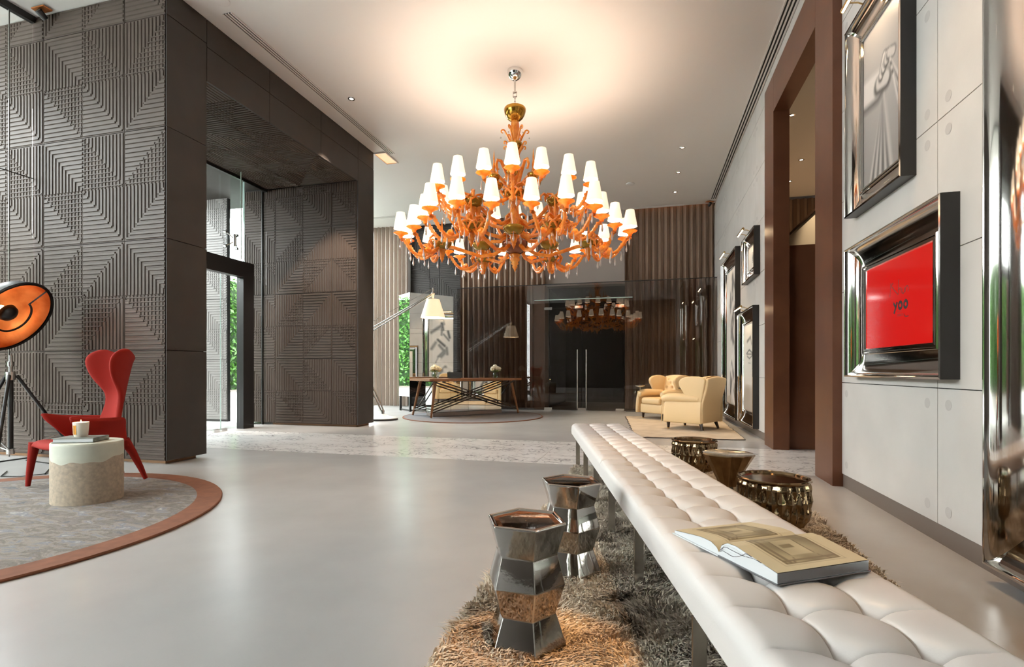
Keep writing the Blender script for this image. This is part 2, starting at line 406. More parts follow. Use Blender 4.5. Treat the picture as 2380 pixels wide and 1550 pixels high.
part('hub', MB().lathe([(.0, -.11), (.03, -.11), (.03, .11), (0, .11)], 14), 'chrome', sp, 40)
for sy, sz in [(-1, -1), (-1, 1), (1, -1), (1, 1)]:
    part('arm', MB().tube([(0, 0, sz*.02), (-.04, sy*.09, sz*.09), (-.07, sy*.13, sz*.12)], .011, 8), 'chrome', sp, 50)
    part('clamp', MB().lathe([(0, -.02), (.026, -.02), (.026, .03), (0, .03)], 12, (-.085, sy*.135, sz*.125), Matrix.Rotation(PI/2, 3, 'Y')), 'chrome', sp, 40)
# entrance door -----------------------------------------------------------
d1 = struct('door_1', MB().box(-7.40, -7.25, 8.0, 8.265, .0, 3.12).box(-7.40, -7.25, 5.6, 5.9, 0, 3.12).box(-7.40, -7.25, 5.9, 8.0, 2.83, 3.12), 'black_metal')
part('glass_leaf', MB().box(-7.34, -7.328, 7.56, 7.99, .03, 2.82), 'clear_glass', d1)
part('glass_leaf', MB().box(-7.34, -7.328, 6.74, 7.55, .03, 2.82), 'clear_glass', d1)
part('glass_leaf', MB().box(-7.34, -7.328, 5.92, 6.73, .03, 2.82), 'clear_glass', d1)
part('leaf_edge', MB().box(-7.342, -7.326, 7.552, 7.560, .03, 2.82), 'edge_glass', d1)
for y in (7.45, 7.62): part('patch_fitting', MB().box(-7.36, -7.305, y-.06, y+.06, .0, .05), 'chrome', d1)
# right wall -----------------------------------------------------------------
wr = struct('wall_right', MB().box(RX+.02, RX+.12, -5.2, 5.45, 0, CZ).box(RX+.02, RX+.12, 8.22, 14.75, 0, CZ).box(RX+.02, RX+.12, 5.45, 8.22, 5.2, CZ), 'joint_dark')
zs = [.12, .972, 1.81, 2.65, 3.49, 4.33, 5.17, CZ]
def wpanel(y0, y1, z0, z1):
    p = part('wall_panel', MB().box(RX, RX+.03, y0+.003, y1-.003, z0+.003, z1-.003), 'concrete_panel', wr)
    return p
dimple = MB().lathe([(.034, 0), (.031, -.0006), (.020, .004), (0, .006)], 16, (0, 0, 0), Matrix.Rotation(PI/2, 3, 'Y')).mesh('tie_hole', 'concrete_dimple', 40)
for y0, y1 in [(-5.2, -4.6), (-4.6, -2.92), (-2.92, -1.24), (-1.24, .44), (.44, 2.12), (2.12, 3.80), (3.80, 5.43), (8.24, 9.32), (9.32, 11.0), (11.0, 12.68), (12.68, 14.36), (14.36, 14.75)]:
    for z0, z1 in zip(zs, zs[1:]):
        p = wpanel(y0, y1, z0, z1)
        if y1-y0 > 1 and 1.5 < y1 and z1 < 5.3:
            for yy in (y0+.12, y1-.12):
                for zz in (z0+.10, z1-.10):
                    put('tie_hole', dimple, p, (RX-.0015, yy, zz))
for z0, z1 in [(5.17, CZ)]: wpanel(5.43, 8.24, z0, z1)
struct('baseboard_right', MB().box(RX+.008, RX+.10, -5.2, 5.43, 0, .118).box(RX+.008, RX+.10, 8.24, 14.7, 0, .118), 'plinth')
# copper portal in the right wall ------------------------------------------------
cp = struct('trim_1', MB().box(1.70, 1.90, 5.42, 5.93, 0, 5.16), 'copper')
part('jamb', MB().box(1.70, 1.90, 7.72, 8.25, 0, 5.16), 'copper', cp)
part('header', MB().box(1.70, 1.90, 5.932, 7.718, 4.64, 5.16), 'copper', cp)
part('side_panel', MB().box(1.902, 4.4, 7.86, 7.98, 0, 2.82), 'copper', cp)
# lift lobby seen through the copper portal
struct('wall_lobby', MB().box(5.9, 6.0, 2.5, 14.7, 0, CZ).box(1.9, 6.0, 2.4, 2.5, 0, CZ), 'white_wall')
struct('trim_2', MB().box(3.0, 3.12, 8.0, 14.7, 2.4, 3.99), 'white_wall')
struct('trim_3', MB().box(2.98, 3.14, 8.0, 14.7, 3.99, 4.03), 'dark_wood')
# rear of the room -------------------------------------------------------------------
struct('wall_back', MB().box(-8.3, -2.75, 14.80, 14.9, 0, 5.8).box(-.5, 6.0, 14.80, 14.9, 0, 5.8).box(-2.75, -.5, 14.72, 14.9, 3.5, 5.8), 'greige_paint')
wb = struct('wall_rear_panels', MB().box(-7.0, -5.30, 14.52, 14.56, 0, 5.6), 'joint_dark')
for z0, z1 in zip(ZR, ZR[1:]):
    for x0, x1 in [(-7.0, -6.02), (-6.02, -5.30)]:
        put('wall_panel', rib_panel(x1-x0, z1-z0, 0, 'panel_flat'), wb, (x0, 14.505, z0))
struct('beam', MB().box(-5.29, -.55, 14.40, 14.7, 3.48, 5.6), 'greige_paint')
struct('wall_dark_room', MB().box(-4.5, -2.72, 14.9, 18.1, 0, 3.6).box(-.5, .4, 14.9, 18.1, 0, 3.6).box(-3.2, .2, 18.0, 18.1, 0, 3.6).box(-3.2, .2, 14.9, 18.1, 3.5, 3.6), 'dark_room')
struct('pillar', MB().box(-3.02, -2.72, 14.10, 14.6, 0, 3.48), 'curtain_brown')
w3 = struct('window_3', MB().box(-5.29, 1.77, 13.985, 14.015, 3.46, 3.48).box(-5.29, -2.72, 13.985, 14.015, 0, .015).box(-.5, 1.77, 13.985, 14.015, 0, .015), 'black_metal')
for a, b in [(-5.28, -4.0), (-4.0, -2.70), (-.55, .6), (.6, 1.765)]:
    part('pane', MB().box(a+.003, b-.003, 13.994, 14.006, .015, 3.46), 'dark_glass', w3)
part('pane', MB().box(-2.70, -.55, 13.994, 14.006, 3.06, 3.46), 'dark_glass', w3)
d2 = struct('door_2', MB().box(-2.99, -.33, 13.975, 14.02, 3.03, 3.05), 'edge_glass')
part('pane', MB().box(-2.69, -.56, 13.99, 14.00, 2.815, 3.03), 'dark_glass', d2)
for a, b, hx in [(-2.69, -1.675, -1.79), (-1.665, -.56, -1.55)]:
    lf = part('glass_leaf', MB().box(a, b, 13.99, 14.002, .02, 2.805), 'dark_glass', d2)
    part('handle', MB().tube([(hx, 13.94, .06), (hx, 13.94, 1.66)], .018, 10), 'steel', lf, 40)
    for zz in (.25, 1.45): part('handle_stud', MB().tube([(hx, 13.94, zz), (hx, 13.99, zz)], .01, 8), 'steel', lf, 40)
for x, z in [(-2.60, 2.80), (-1.75, 2.82), (-.66, 2.82), (-1.67, .04), (-2.6, .04), (-.66, .04)]:
    part('patch_fitting', MB().box(x-.11, x+.11, 13.965, 14.025, z-.035, z+.035), 'chrome', d2)
# daylight windows at the rear left and wall behind the camera
w4 = struct('window_4', MB().box(-8.3, -8.22, 9.1, 14.8, 0, .06).box(-8.3, -8.22, 9.1, 14.8, 5.4, 5.6), 'black_metal')
for a, b in [(9.12, 10.9), (10.9, 12.7), (12.7, 14.78)]:
    part('pane', MB().box(-8.27, -8.258, a+.004, b-.004, .06, 5.4), 'clear_glass', w4)
struct('wall_front', MB().box(-7.4, 6, -5.2, -5.1, 0, CZ), 'front_wall')

# curtains -------------------------------------------------------------------
def curtain(x0, x1, y, z0, z1, pitch, amp, m, label, seed=0):
    rnd = random.Random(seed); n = int((x1-x0)/pitch); nu = n*10+1
    ph = [rnd.uniform(.8, 1.2) for _ in range(n+2)]
    def fn(u, v):
        t = u*n; k = min(int(t), n); a = amp*ph[k]
        s = math.sin(2*PI*t); s = math.copysign(abs(s)**.7, s)
        return (x0+u*(x1-x0)+.1*pitch*math.sin(4*PI*t), y+a*s*(1+.12*v), z1+(z0-z1)*v)
    o = part('curtain', MB().grid(fn, nu, 6), m, None, True)
    return tag(o, label, 'curtain')
curtain(-8.21, -6.98, 14.30, .02, 5.62, .125, .045, 'curtain_pale', 'pale taupe pleated curtain beside the black ribbed panels and arm lamp', 1)
curtain(-5.28, -2.75, 14.28, .03, 5.62, .155, .035, 'curtain_brown', 'brown pleated curtain behind the glass at the reception desk', 2)
curtain(-.55, 1.76, 14.60, .03, 5.66, .165, .045, 'curtain_brown', 'full-height brown pleated curtain behind the cream armchairs', 3)
curtain(1.95, 5.8, 14.55, 0, 5.48, .165, .04, 'curtain_brown', 'brown pleated curtain in the lobby beyond the copper portal', 4)
# cove lamps above the curtains
for a, b, lab in [(-.5, 1.7, 'warm cove light strip hidden above the curtain behind the armchairs'), (-8.0, -7.0, 'warm cove light strip hidden above the pale taupe curtain')]:
    cv = thing('cove_light', lab, 'light', (0, 14.46, 5.60))
    part('led_strip', MB().box(a, b, -.015, .015, 0, .012), 'led_orange', cv)
    part('channel', MB().box(a, b, -.025, .025, -.012, 0), 'steel', cv)
cv = thing('cove_light', 'short orange lit recess in the ceiling beside the dark portal', 'light', (-5.30, 9.40, 5.47))
part('recess', MB().box(-.02, .22, -.02, .5, .018, .028), 'led_recess', cv)
part('trim', MB().box(-.04, .24, -.04, -.02, 0, .029).box(-.04, .24, .5, .52, 0, .029).box(.22, .24, -.02, .5, 0, .029).box(-.04, -.02, -.02, .5, 0, .029), 'ceiling_paint', cv)

# ceiling slot diffusers -----------------------------------------------------
def slots(x0, x1, y0, y1, along, label, n=3):
    t = thing('slot_diffuser', label, 'vent', (x0, y0, CZ))
    L = y1-y0 if along == 'y' else x1-x0; W = x1-x0 if along == 'y' else y1-y0
    q = W/n
    def bx(a, b, c_, d, z0, z1):
        return MB().box(a, b, c_, d, z0, z1) if along == 'y' else MB().box(c_, d, a, b, z0, z1)
    part('plate', bx(0, W, 0, L, -.004, -.001), 'slot_dark', t)
    for i in range(n+1):
        part('blade', bx(i*q-q*.22, i*q+q*.22, 0, L, -.014, -.004), 'ceiling_paint', t)
slots(-5.06, -4.94, 5.25, 9.50, 'y', 'three-line slot diffuser in the ceiling along the dark portal')
slots(1.62, 1.76, 1.2, 14.05, 'y', 'long slot diffuser in the ceiling along the concrete wall')
slots(-.60, 1.0, 14.30, 14.38, 'x', 'slot diffuser in the ceiling at the curtain behind the armchairs', 2)
slots(-7.9, -6.2, 13.3, 13.42, 'x', 'slot diffuser in the ceiling before the pale taupe curtain', 3)
# downlights -------------------------------------------------------------------
def downlight(x, y, label, power=0, ang=60, col=(1, .72, .42), group='recessed ceiling downlights', blend=.5, target=None):
    t = thing('downlight', label, 'light', (x, y, CZ), 0, group)
    part('ring', MB().lathe([(.032, -.002), (.036, -.010), (.055, -.008), (.058, 0)], 20, caps=False), 'chrome', t, 40)
    part('lens', MB().lathe([(0, -.001), (.033, -.0015), (.033, 0)], 16), 'downlight_lens' if power else 'chrome', t)
    if power:
        o = lamp('downlight_beam', 'SPOT', (0, 0, -.03), power, col, t, spot_size=math.radians(ang), spot_blend=blend, shadow_soft_size=.03)
        if target: o.rotation_euler = (Vector(target)-Vector((x, y, CZ))).to_track_quat('-Z', 'Y').to_euler()
downlight(-4.62, 7.41, 'recessed ceiling downlight beside the slot diffuser along the dark portal', 900, 42, (1, .84, .68), target=(-6.6, 8.78, 1.2))
for y, lab in ((10.68, 'recessed downlight above the armchair with its back turned'), (11.98, 'recessed downlight above the armchair facing the bench'), (13.28, 'recessed downlight next to the brown curtain behind the armchairs')):
    downlight(.71, y, lab, 260, 55, group='downlights above the cream armchairs')
for x, y, lab in ((3.16, 11.92, 'lit lobby ceiling downlight halfway between the copper portal and lobby curtain'), (3.25, 13.2, 'lit lobby ceiling downlight next to the lobby curtain')):
    downlight(x, y, lab, 700, 110, group='downlights in the lobby ceiling')
downlight(2.45, 9.8, 'added downlight brightening the lobby parapet just inside the copper portal', 450, 110)  # extra lamp added to brighten the white lobby parapet
downlight(.9, 3.4, 'recessed downlight above the bronze drum tables', 300, 50, (1, .62, .30))
downlight(-.10, 1.55, 'recessed downlight above the faceted metallic stools', 950, 8.2, (1, .50, .18), blend=.15, target=(-.40, 1.86, 0))
downlight(-3.9, 3.2, 'recessed downlight above the round grey rug', 120, 45, (1, .6, .3))
for x, y, lab, rz in ((-7.10, 4.60, 'small black ceiling spotlight with a copper plate above the ribbed pillar', 0), (1.62, 14.2, 'small black ceiling spotlight at the end of the long slot diffuser', .5)):
    t = thing('ceiling_spotlight', lab, 'light', (x, y, CZ), rz)
    part('plate', MB().box(-.10, .10, -.05, .05, -.035, -.02), 'copper_leaf', t)
    part('bracket', MB().box(-.03, .03, -.02, .02, -.02, 0), 'black_metal', t)
    part('head', MB().lathe([(.0, -.06), (.035, -.05), (.04, .05), (.0, .055)], 14, (0, 0, -.09), Matrix.Rotation(1.0, 3, 'X')), 'black_metal', t, 40)
sd = thing('smoke_detector', 'round white smoke detector on the ceiling near the curtains', 'detector', (-.344, 12.43, CZ))
part('body', MB().lathe([(.10, 0), (.10, -.02), (.07, -.035), (0, -.037)], 24), 'white_metal', sd, 40)
sk = thing('ceiling_speaker', 'round flush white speaker in the ceiling near the dark portal', 'speaker', (-4.9, 5.05, CZ))
part('body', MB().lathe([(.10, 0), (.10, -.008), (.085, -.012), (0, -.012)], 24), 'ceiling_paint', sk, 40)

struct('roof', MB().box(-9.7, -7.44, 5.26, 9.7, 4.76, 5.0), 'panel_flat')
# outdoors ---------------------------------------------------------------------
tc_ = struct('wall_outdoor', MB().box(-9.35, -8.62, 9.07, 9.14, 0, 6.2), 'joint_dark')
for z0, z1 in zip([.04, 1.32, 2.61, 3.90, 5.19], [1.32, 2.61, 3.90, 5.19, 6.2]):
    put('wall_panel', rib_panel(.73, z1-z0, 0, 'panel_daylit'), tc_, (-9.35, 9.05, z0))
def hedge(name, label, pts, h, depth, n, m, seed):
    rng = np.random.default_rng(seed); (xa, ya), (xb, yb) = pts
    t = thing(name, label, 'hedge')
    d = Vector((xb-xa, yb-ya, 0)); L = d.length; d.normalize(); nn = Vector((d.y, -d.x, 0))
    if nn.x < 0: nn = -nn
    b = MB(); q = [Vector((xa, ya, 0)), Vector((xb, yb, 0))]
    b.poly([q[0], q[1], q[1]-nn*depth, q[0]-nn*depth], (0, 0, h)); part('hedge_core', b, 'hedge_core', t)
    s = rng.uniform(0, L, n); z = rng.uniform(0, h+.1, n); o = rng.uniform(-.05, .16, n)
    c = np.array([xa, ya, 0])+np.outer(s, np.array(d))+np.outer(o, np.array(nn)); c[:, 2] = z
    a = rng.normal(size=(n, 3)); a /= np.linalg.norm(a, axis=1)[:, None]
    bb = np.cross(a, rng.normal(size=(n, 3))); bb /= np.linalg.norm(bb, axis=1)[:, None]
    sz = rng.uniform(.05, .11, n)[:, None]
    v = np.stack([c-a*sz, c+bb*sz*.45, c+a*sz, c-bb*sz*.45], 1).reshape(-1, 3)
    me = bpy.data.meshes.new('leaves'); me.from_pydata(v.tolist(), [], np.arange(4*n).reshape(-1, 4).tolist()); me.materials.append(MATS[m]); me.update()
    o_ = put('leaves', me, t); o_['kind'] = 'stuff'
    return t
hedge('green_hedge', 'tall green leafy hedge outside the entrance glass', ((-12.6, -8), (-12.6, 20)), 3.9, .5, 26000, 'leaf_green', 1)
hedge('red_hedge', 'dark red leafy hedge seen past the entrance door', ((-11.6, 9.55), (-10.15, 9.55)), 3.4, .4, 3500, 'leaf_red', 2)
pl = thing('planter', 'white planter wall at the foot of the outdoor hedge', 'planter')
part('body', MB().box(-12.3, -11.9, -8, 20, -.005, .45), 'paving_white', pl)
part('coping', MB().box(-12.32, -11.87, -8, 20, .45, .50), 'plinth', pl)
# ================================================================ RUGS
def disc_rug(name, label, c, r, rim, m_in, m_rim):
    t = thing(name, label, 'rug', (c[0], c[1], 0))
    part('field', MB().lathe([(r-rim, .002), (r-rim, .016), (0, .016)], 96), m_in, t)
    part('border', MB().lathe([(r-rim, .002), (r-rim, .017), (r-.006, .017), (r, .010), (r, .002)], 96, caps=False), m_rim, t, 40)
    return t
disc_rug('round_rug', 'round mottled grey rug with a rust-brown border under the red wing chair', (-4.83, 2.47), 1.76, .19, 'rug_mottled', 'rug_rust')
disc_rug('round_rug', 'round plain grey rug with a thin rust edge under the reception desk', (-3.96, 11.58), 1.65, .035, 'rug_grey', 'rug_rust')
# long-haired rug beneath the bench
SX0, SX1, SY0, SY1 = -.77, 1.21, .2, 5.72
sr = thing('shag_rug', 'cream and brown shaggy rug under the long white bench', 'rug')
part('backing', MB().box(SX0+.02, SX1-.02, SY0, SY1-.02, .001, .012), 'shag_pile', sr)
def pile(x0, x1, y0, y1, n, ln, wd, seed):
    rng = np.random.default_rng(seed)
    x = rng.uniform(x0, x1, n); y = y0+(y1-y0)*rng.uniform(0, 1, n)**1.55
    # locks: neighbouring hairs lean the same way
    fx = np.sin(x*9+2*np.sin(y*5))+.8*np.sin(y*13+x*4); fy = np.cos(y*8-1.5*np.sin(x*6))+.8*np.cos(x*15-y*3)
    nx = fx*.6+rng.normal(0, .45, n); ny = fy*.6+rng.normal(0, .45, n)-.3
    hgt = ln*(.5+.35*np.sin(x*21+np.sin(y*17)*2)*np.sin(y*19+x*3)+rng.uniform(0, .5, n)).clip(.25, 1.3)
    sc = ln*rng.uniform(.7, 1.3, n)
    ang = rng.uniform(0, PI, n); wx, wy = np.cos(ang)*wd, np.sin(ang)*wd
    p0 = np.stack([x, y, np.full(n, .008)], 1)
    p1 = p0+np.stack([nx*sc*.35, ny*sc*.35, hgt*.8], 1)
    p2 = p0+np.stack([nx*sc*.95, ny*sc*.95, hgt], 1)
    w = np.stack([wx, wy, np.zeros(n)], 1)
    v = np.stack([p0-w, p0+w, p1+w*.9, p1-w*.9, p2], 1).reshape(-1, 3)
    i = np.arange(n)*5
    f = [(a, a+1, a+2, a+3) for a in i.tolist()]+[(a+3, a+2, a+4) for a in i.tolist()]
    me = bpy.data.meshes.new('pile'); me.from_pydata(v.tolist(), [], f); me.materials.append(MATS['shag_pile']); me.update(); return me
o = put('pile', pile(SX0, SX1, SY0, SY1, 190000, .038, .0034, 5), sr); o['kind'] = 'stuff'
cr = thing('hide_rug', 'pale cream hide rug with ragged edges under the two armchairs', 'rug')
rng = random.Random(3); edge = []
cor = [(-.16, 8.56), (1.50, 8.62), (1.62, 12.75), (-.45, 12.35)]
for i in range(4):
    a, b = cor[i], cor[(i+1) % 4]
    for k in range(24):
        t = k/24; edge.append((lerp(a[0], b[0], t)+rng.uniform(-.02, .02), lerp(a[1], b[1], t)+rng.uniform(-.025, .025), .002))
part('hide', MB().poly(edge, (0, 0, .012)), 'cowhide', cr)
part('edge_binding', MB().tube([(p[0], p[1], .009) for p in edge]+[(edge[0][0], edge[0][1], .009)], .008, 6, False), 'dark_wood', cr, True)

# ================================================================ BENCHES
BD = Vector((-.218, .976, 0)).normalized(); BR = Vector((BD.y, -BD.x, 0)); BO = Vector((-.56, 6.17, 0))
def bpt(t, s, z=0): return BO - BD*t + BR*s + Vector((0, 0, z))
def bench(label, t0, t1, legs):
    L = t1-t0; W = .60; rot = math.atan2(BD.y, BD.x)-PI/2
    base = bpt((t0+t1)/2, 0)
    T = thing('tufted_bench', label, 'bench', tuple(base), rot, 'white tufted benches in a row')
    nr = round(L/.205); qy = L/nr; qx = W/3; nu, nv = 3*14+1, nr*12+1
    zt, zb, rad = .455, .335, .055
    def top(x, y):                              # x in -W/2..W/2, y in -L/2..L/2
        ex = min(W/2-abs(x), L/2-abs(y))
        z = zt
        if ex < rad: z -= rad-math.sqrt(max(rad*rad-(rad-ex)**2, 0))
        gx = ((x+W/2)/qx); gy = ((y+L/2)/qy)
        dx = abs(gx-round(gx))*qx if .5 < gx < 2.5 else 9
        dy = abs(gy-round(gy))*qy if .5 < gy < nr-.5 else 9
        iy = round(gy)
        cre = 0
        fx_ = min(gx % 1, 1-gx % 1)*2; fy_ = min(gy % 1, 1-gy % 1)*2
        px_ = math.sqrt(max(0, 1-(1-fx_)**2)) if dx < 8 else 1; py_ = math.sqrt(max(0, 1-(1-fy_)**2)) if dy < 8 else 1
        inner = .5 < gx < 2.5
        fadex = sstep(-.01, .13, W/2-abs(x))
        cre += .020*(1-px_)*(.55+.45*(1-fy_)) + .020*(1-py_)*fadex*(.55+.45*(1-fx_))
        if dx < 8: cre += .007*math.exp(-dx/.006)
        if dy < 8: cre += .007*math.exp(-dy/.006)*fadex
        if dx < 8 and dy < 8:
            r = math.hypot(dx, dy); cre += .020*math.exp(-(r/.035)**2)
        return z-cre+.006
    mb = MB(); vs = []
    # denser sampling near the seams
    X = sorted(set(round(v, 5) for v in [-W/2+i*W/48 for i in range(49)]+[-W/2+s*qx+d for s in (1, 2) for d in (-.007, -.003, .003, .007)]+[-W/2+.001, -W/2+.004, -W/2+.015, W/2-.001, W/2-.004, W/2-.015]))
    Y = sorted(set(round(v, 5) for v in [-L/2+i*L/(nr*14) for i in range(nr*14+1)]+[-L/2+s*qy+d for s in range(1, nr) for d in (-.007, -.003, .003, .007)]+[-L/2+.001, -L/2+.004, L/2-.001, L/2-.004]))
    nY = len(Y); vs = [(x, y, top(x, y)) for x in X for y in Y]
    mb.add(vs, [(i*nY+j, (i+1)*nY+j, (i+1)*nY+j+1, i*nY+j+1) for i in range(len(X)-1) for j in range(nY-1)])
    # skirt
    per = [(x, -L/2) for x in X]+[(W/2, y) for y in Y[1:]]+[(x, L/2) for x in X[-2::-1]]+[(-W/2, y) for y in Y[-2:0:-1]]
    n = len(per); zz = zt-rad
    ring = [(x, y, top(x, y)) for x, y in per]+[(x*1.006, y*1.0015, zz-.03) for x, y in per]+[(x, y, zb) for x, y in per]
    mb.add(ring, [(k*n+i, k*n+(i+1) % n, (k+1)*n+(i+1) % n, (k+1)*n+i) for k in range(2) for i in range(n)]+[tuple(range(2*n, 3*n))])
    part('seat_cushion', mb, 'white_leather', T, 60)
    for i in range(1, nr):
        for s in (1, 2):
            part('button', MB().ball((-W/2+s*qx, -L/2+i*qy, zt-.040), .011, 8, 5, (1, 1, .6)), 'white_leather', T, True)
    part('base_frame', MB().box(-W/2+.03, W/2-.03, -L/2+.01, L/2-.01, .30, .336), 'steel', T)
    for t in legs:
        y = L/2-(t-t0)
        for s in (-1, 1): part('leg', MB().box(s*.262-.022, s*.262+.022, y-.006, y+.006, 0.012, .305), 'steel', T)
    return T
bench('white leather tufted bench on chrome legs standing nearer the armchairs', 0, 2.47, (.40, 1.20, 1.98))
bench('white leather tufted bench on chrome legs with the open book on it', 2.475, 6.0, (2.76, 3.60, 4.50, 5.40))

# ================================================================ OPEN BOOK
def open_book():
    T = thing('open_book', 'open illustrated art book with cream pages lying on the white bench', 'book')
    # book axis: spine from near to far edge of the bench
    sp = Vector((.238, 1.832, .462)); fr = Vector((.533, 2.017, .452))   # spine near end, far end
    ay = (fr-sp); H = .36; ay.z = 0; ay.normalize(); ax = Vector((ay.y, -ay.x, 0))    # ax: towards the camera side page
    M = Matrix((( ax.x, ay.x, 0), (ax.y, ay.y, 0), (0, 0, 1)))
    T.location = sp; T.rotation_euler = (0, 0, math.atan2(ax.y, ax.x))
    H = .35; Wd = .245
    def prof(side):                              # cross-section of a page block
        if side > 0: return [(0, .012), (.012, .040), (.04, .056), (.08, .058), (.13, .050), (.19, .042), (Wd, .034)]
        return [(0, .012), (-.012, .026), (-.04, .036), (-.09, .036), (-.14, .029), (-.20, .020), (-Wd, .013)]
    def zat(pr, x):
        for (a, p), (b, q) in zip(pr, pr[1:]):
            lo, hi = min(a, b), max(a, b)
            if lo <= x <= hi: t = (x-a)/(b-a); return p+(q-p)*t
        return pr[-1][1]
    for side in (1, -1):
        pr = prof(side)
        def blk(u, v, pr=pr, side=side):
            x = side*Wd*u; return (x, H*v, zat(pr, x))
        mb = MB(); n = 18
        xs_ = [side*Wd*(i/n)**1.4 for i in range(n+1)]
        up = [(x, 0, zat(pr, x)) for x in xs_]; lo = [(x, 0, .004) for x in xs_]
        upf = [(x, H, z) for x, _, z in up]; lof = [(x, H, z) for x, _, z in lo]
        vs = up+lo+upf+lof; k = n+1
        fs = [(i, i+1, k+i+1, k+i) for i in range(n)]+[(2*k+i, 2*k+i+1, 3*k+i+1, 3*k+i) for i in range(n)]+[(k+i, k+i+1, 3*k+i+1, 3*k+i) for i in range(n)]+[(n, 2*k+n, 3*k+n, k+n)]
        mb.add(vs, fs); part('page_block', mb, 'page_edge' if side > 0 else 'page_edge', T)
        # loose sheets curling away near the spine
        if side > 0:
            for j in range(4):
                dz = .009+.009*j
                def sh(u, v, dz=dz): x = .006+u*(.20-.02*j); return (x, H*v-.002, max(zat(pr, x)-dz*math.sin(PI*min(1, u*1.1+.08)), .006))
                solid(part('loose_page', MB().grid(sh, 12, 2), 'book_cover' if j % 2 else 'page_edge', T, True), .0012)
        # printed upper page
        nx, ny = 56, 84
        vs = []; cols = []
        for i in range(nx+1):
            for j in range(ny+1):
                u, v = i/nx, j/ny; x = side*Wd*u; vs.append((x, H*v, zat(pr, x)+.0012))
                col = np.array((.66, .57, .38))
                a, b = (u-.5)/.36, (v-.5)/.30
                if max(abs(a), abs(b)) < 1:
                    if max(abs(a), abs(b)) > .95: col = np.array((.20, .15, .08))
                    else:
                        q = .5+.25*math.sin(4.1*a+1.3*math.sin(3*b))+.25*math.sin(5.3*b-2*a)
                        col = np.array((.40, .33, .20))*(.55+.6*q)
                        if abs(a) < .5 and abs(b) < .42: col = np.array((.56, .48, .31))*(.75+.3*q)
                        if .5 < abs(a) < .54 and abs(b) < .46 or .42 < abs(b) < .47 and abs(a) < .54: col = np.array((.16, .12, .07))
                        if abs(abs(a)-1.45*abs(b)) < .05 and abs(b) > .44: col = np.array((.20, .15, .09))
                        if abs(abs(a)-.80) < .05 or abs(b+.80) < .05: col = np.array((.22, .17, .10))
                        if abs(a+.1) < .14 and -.3 < b < .12: col = np.array((.24, .19, .11))
                elif max(abs(a)/1.12, abs(b)/1.12) < 1 and max(abs(a)/1.12, abs(b)/1.12) > .97: col = np.array((.50, .42, .27))
                vs[-1] = vs[-1]; cols.append(col)
        fs = [(i*(ny+1)+j, (i+1)*(ny+1)+j, (i+1)*(ny+1)+j+1, i*(ny+1)+j+1) for i in range(nx) for j in range(ny)]
        me = MB().add(vs, fs).mesh('printed_page', 'print_paper', True); fixn(me)
        at = me.color_attributes.new('print', 'FLOAT_COLOR', 'POINT'); at.data.foreach_set('color', np.c_[np.array(cols), np.ones(len(cols))].ravel())
        put('printed_page', me, T)
        part('cover', MB().box(min(0, side*(Wd+.006)), max(0, side*(Wd+.006)), -.006, H+.006, 0, .004), 'book_cover' if side > 0 else 'page_edge', T)
    # pages fall over the fore-edge: dark glossy edge of the camera-side block
    part('fore_edge', MB().box(Wd-.001, Wd+.0025, .0, H, .005, .034), 'book_cover', T)
    return T
open_book()

# ================================================================ STOOLS AND DRUM TABLES
def hex_stool(loc, rz, label):
    T = thing('faceted_stool', label, 'stool', loc, rz, 'faceted metallic garden stools')
    rings = [(.150, .012), (.162, .0), (.162, .014), (.121, .122), (.158, .238), (.127, .352), (.163, .470), (.160, .478), (.150, .476), (.140, .468)]
    rings = rings[1:]
    mb = MB().lathe(rings, 6, caps=True)
    o = part('body', mb, 'gunmetal_glaze', T); bevel(o, .006, 3, 12)
    o.data.polygons.foreach_set('use_smooth', [True]*len(o.data.polygons))
    def fn(u, v):
        a = u*2*PI; R = .139*math.cos(PI/6)/math.cos(((a+PI/6) % (PI/3))-PI/6-0) if False else .139
        k = a % (PI/3); R = .139*math.cos(PI/6)/math.cos(k-PI/6)
        r = R*v; z = .4695-.010*math.sin(PI*v)*(1-v)*2
        return (r*math.cos(a), r*math.sin(a), z)
    part('top', MB().grid(fn, 36, 8, True), 'stool_top', T, True)
    return T
hex_stool((-.455, 1.975, .022), math.radians(14.6+40), 'silvery faceted hourglass stool with a copper-lit top near the open book')
hex_stool((-.385, 2.73, .022), math.radians(14.6+38), 'silvery faceted hourglass stool with a dark brown top further along the bench')
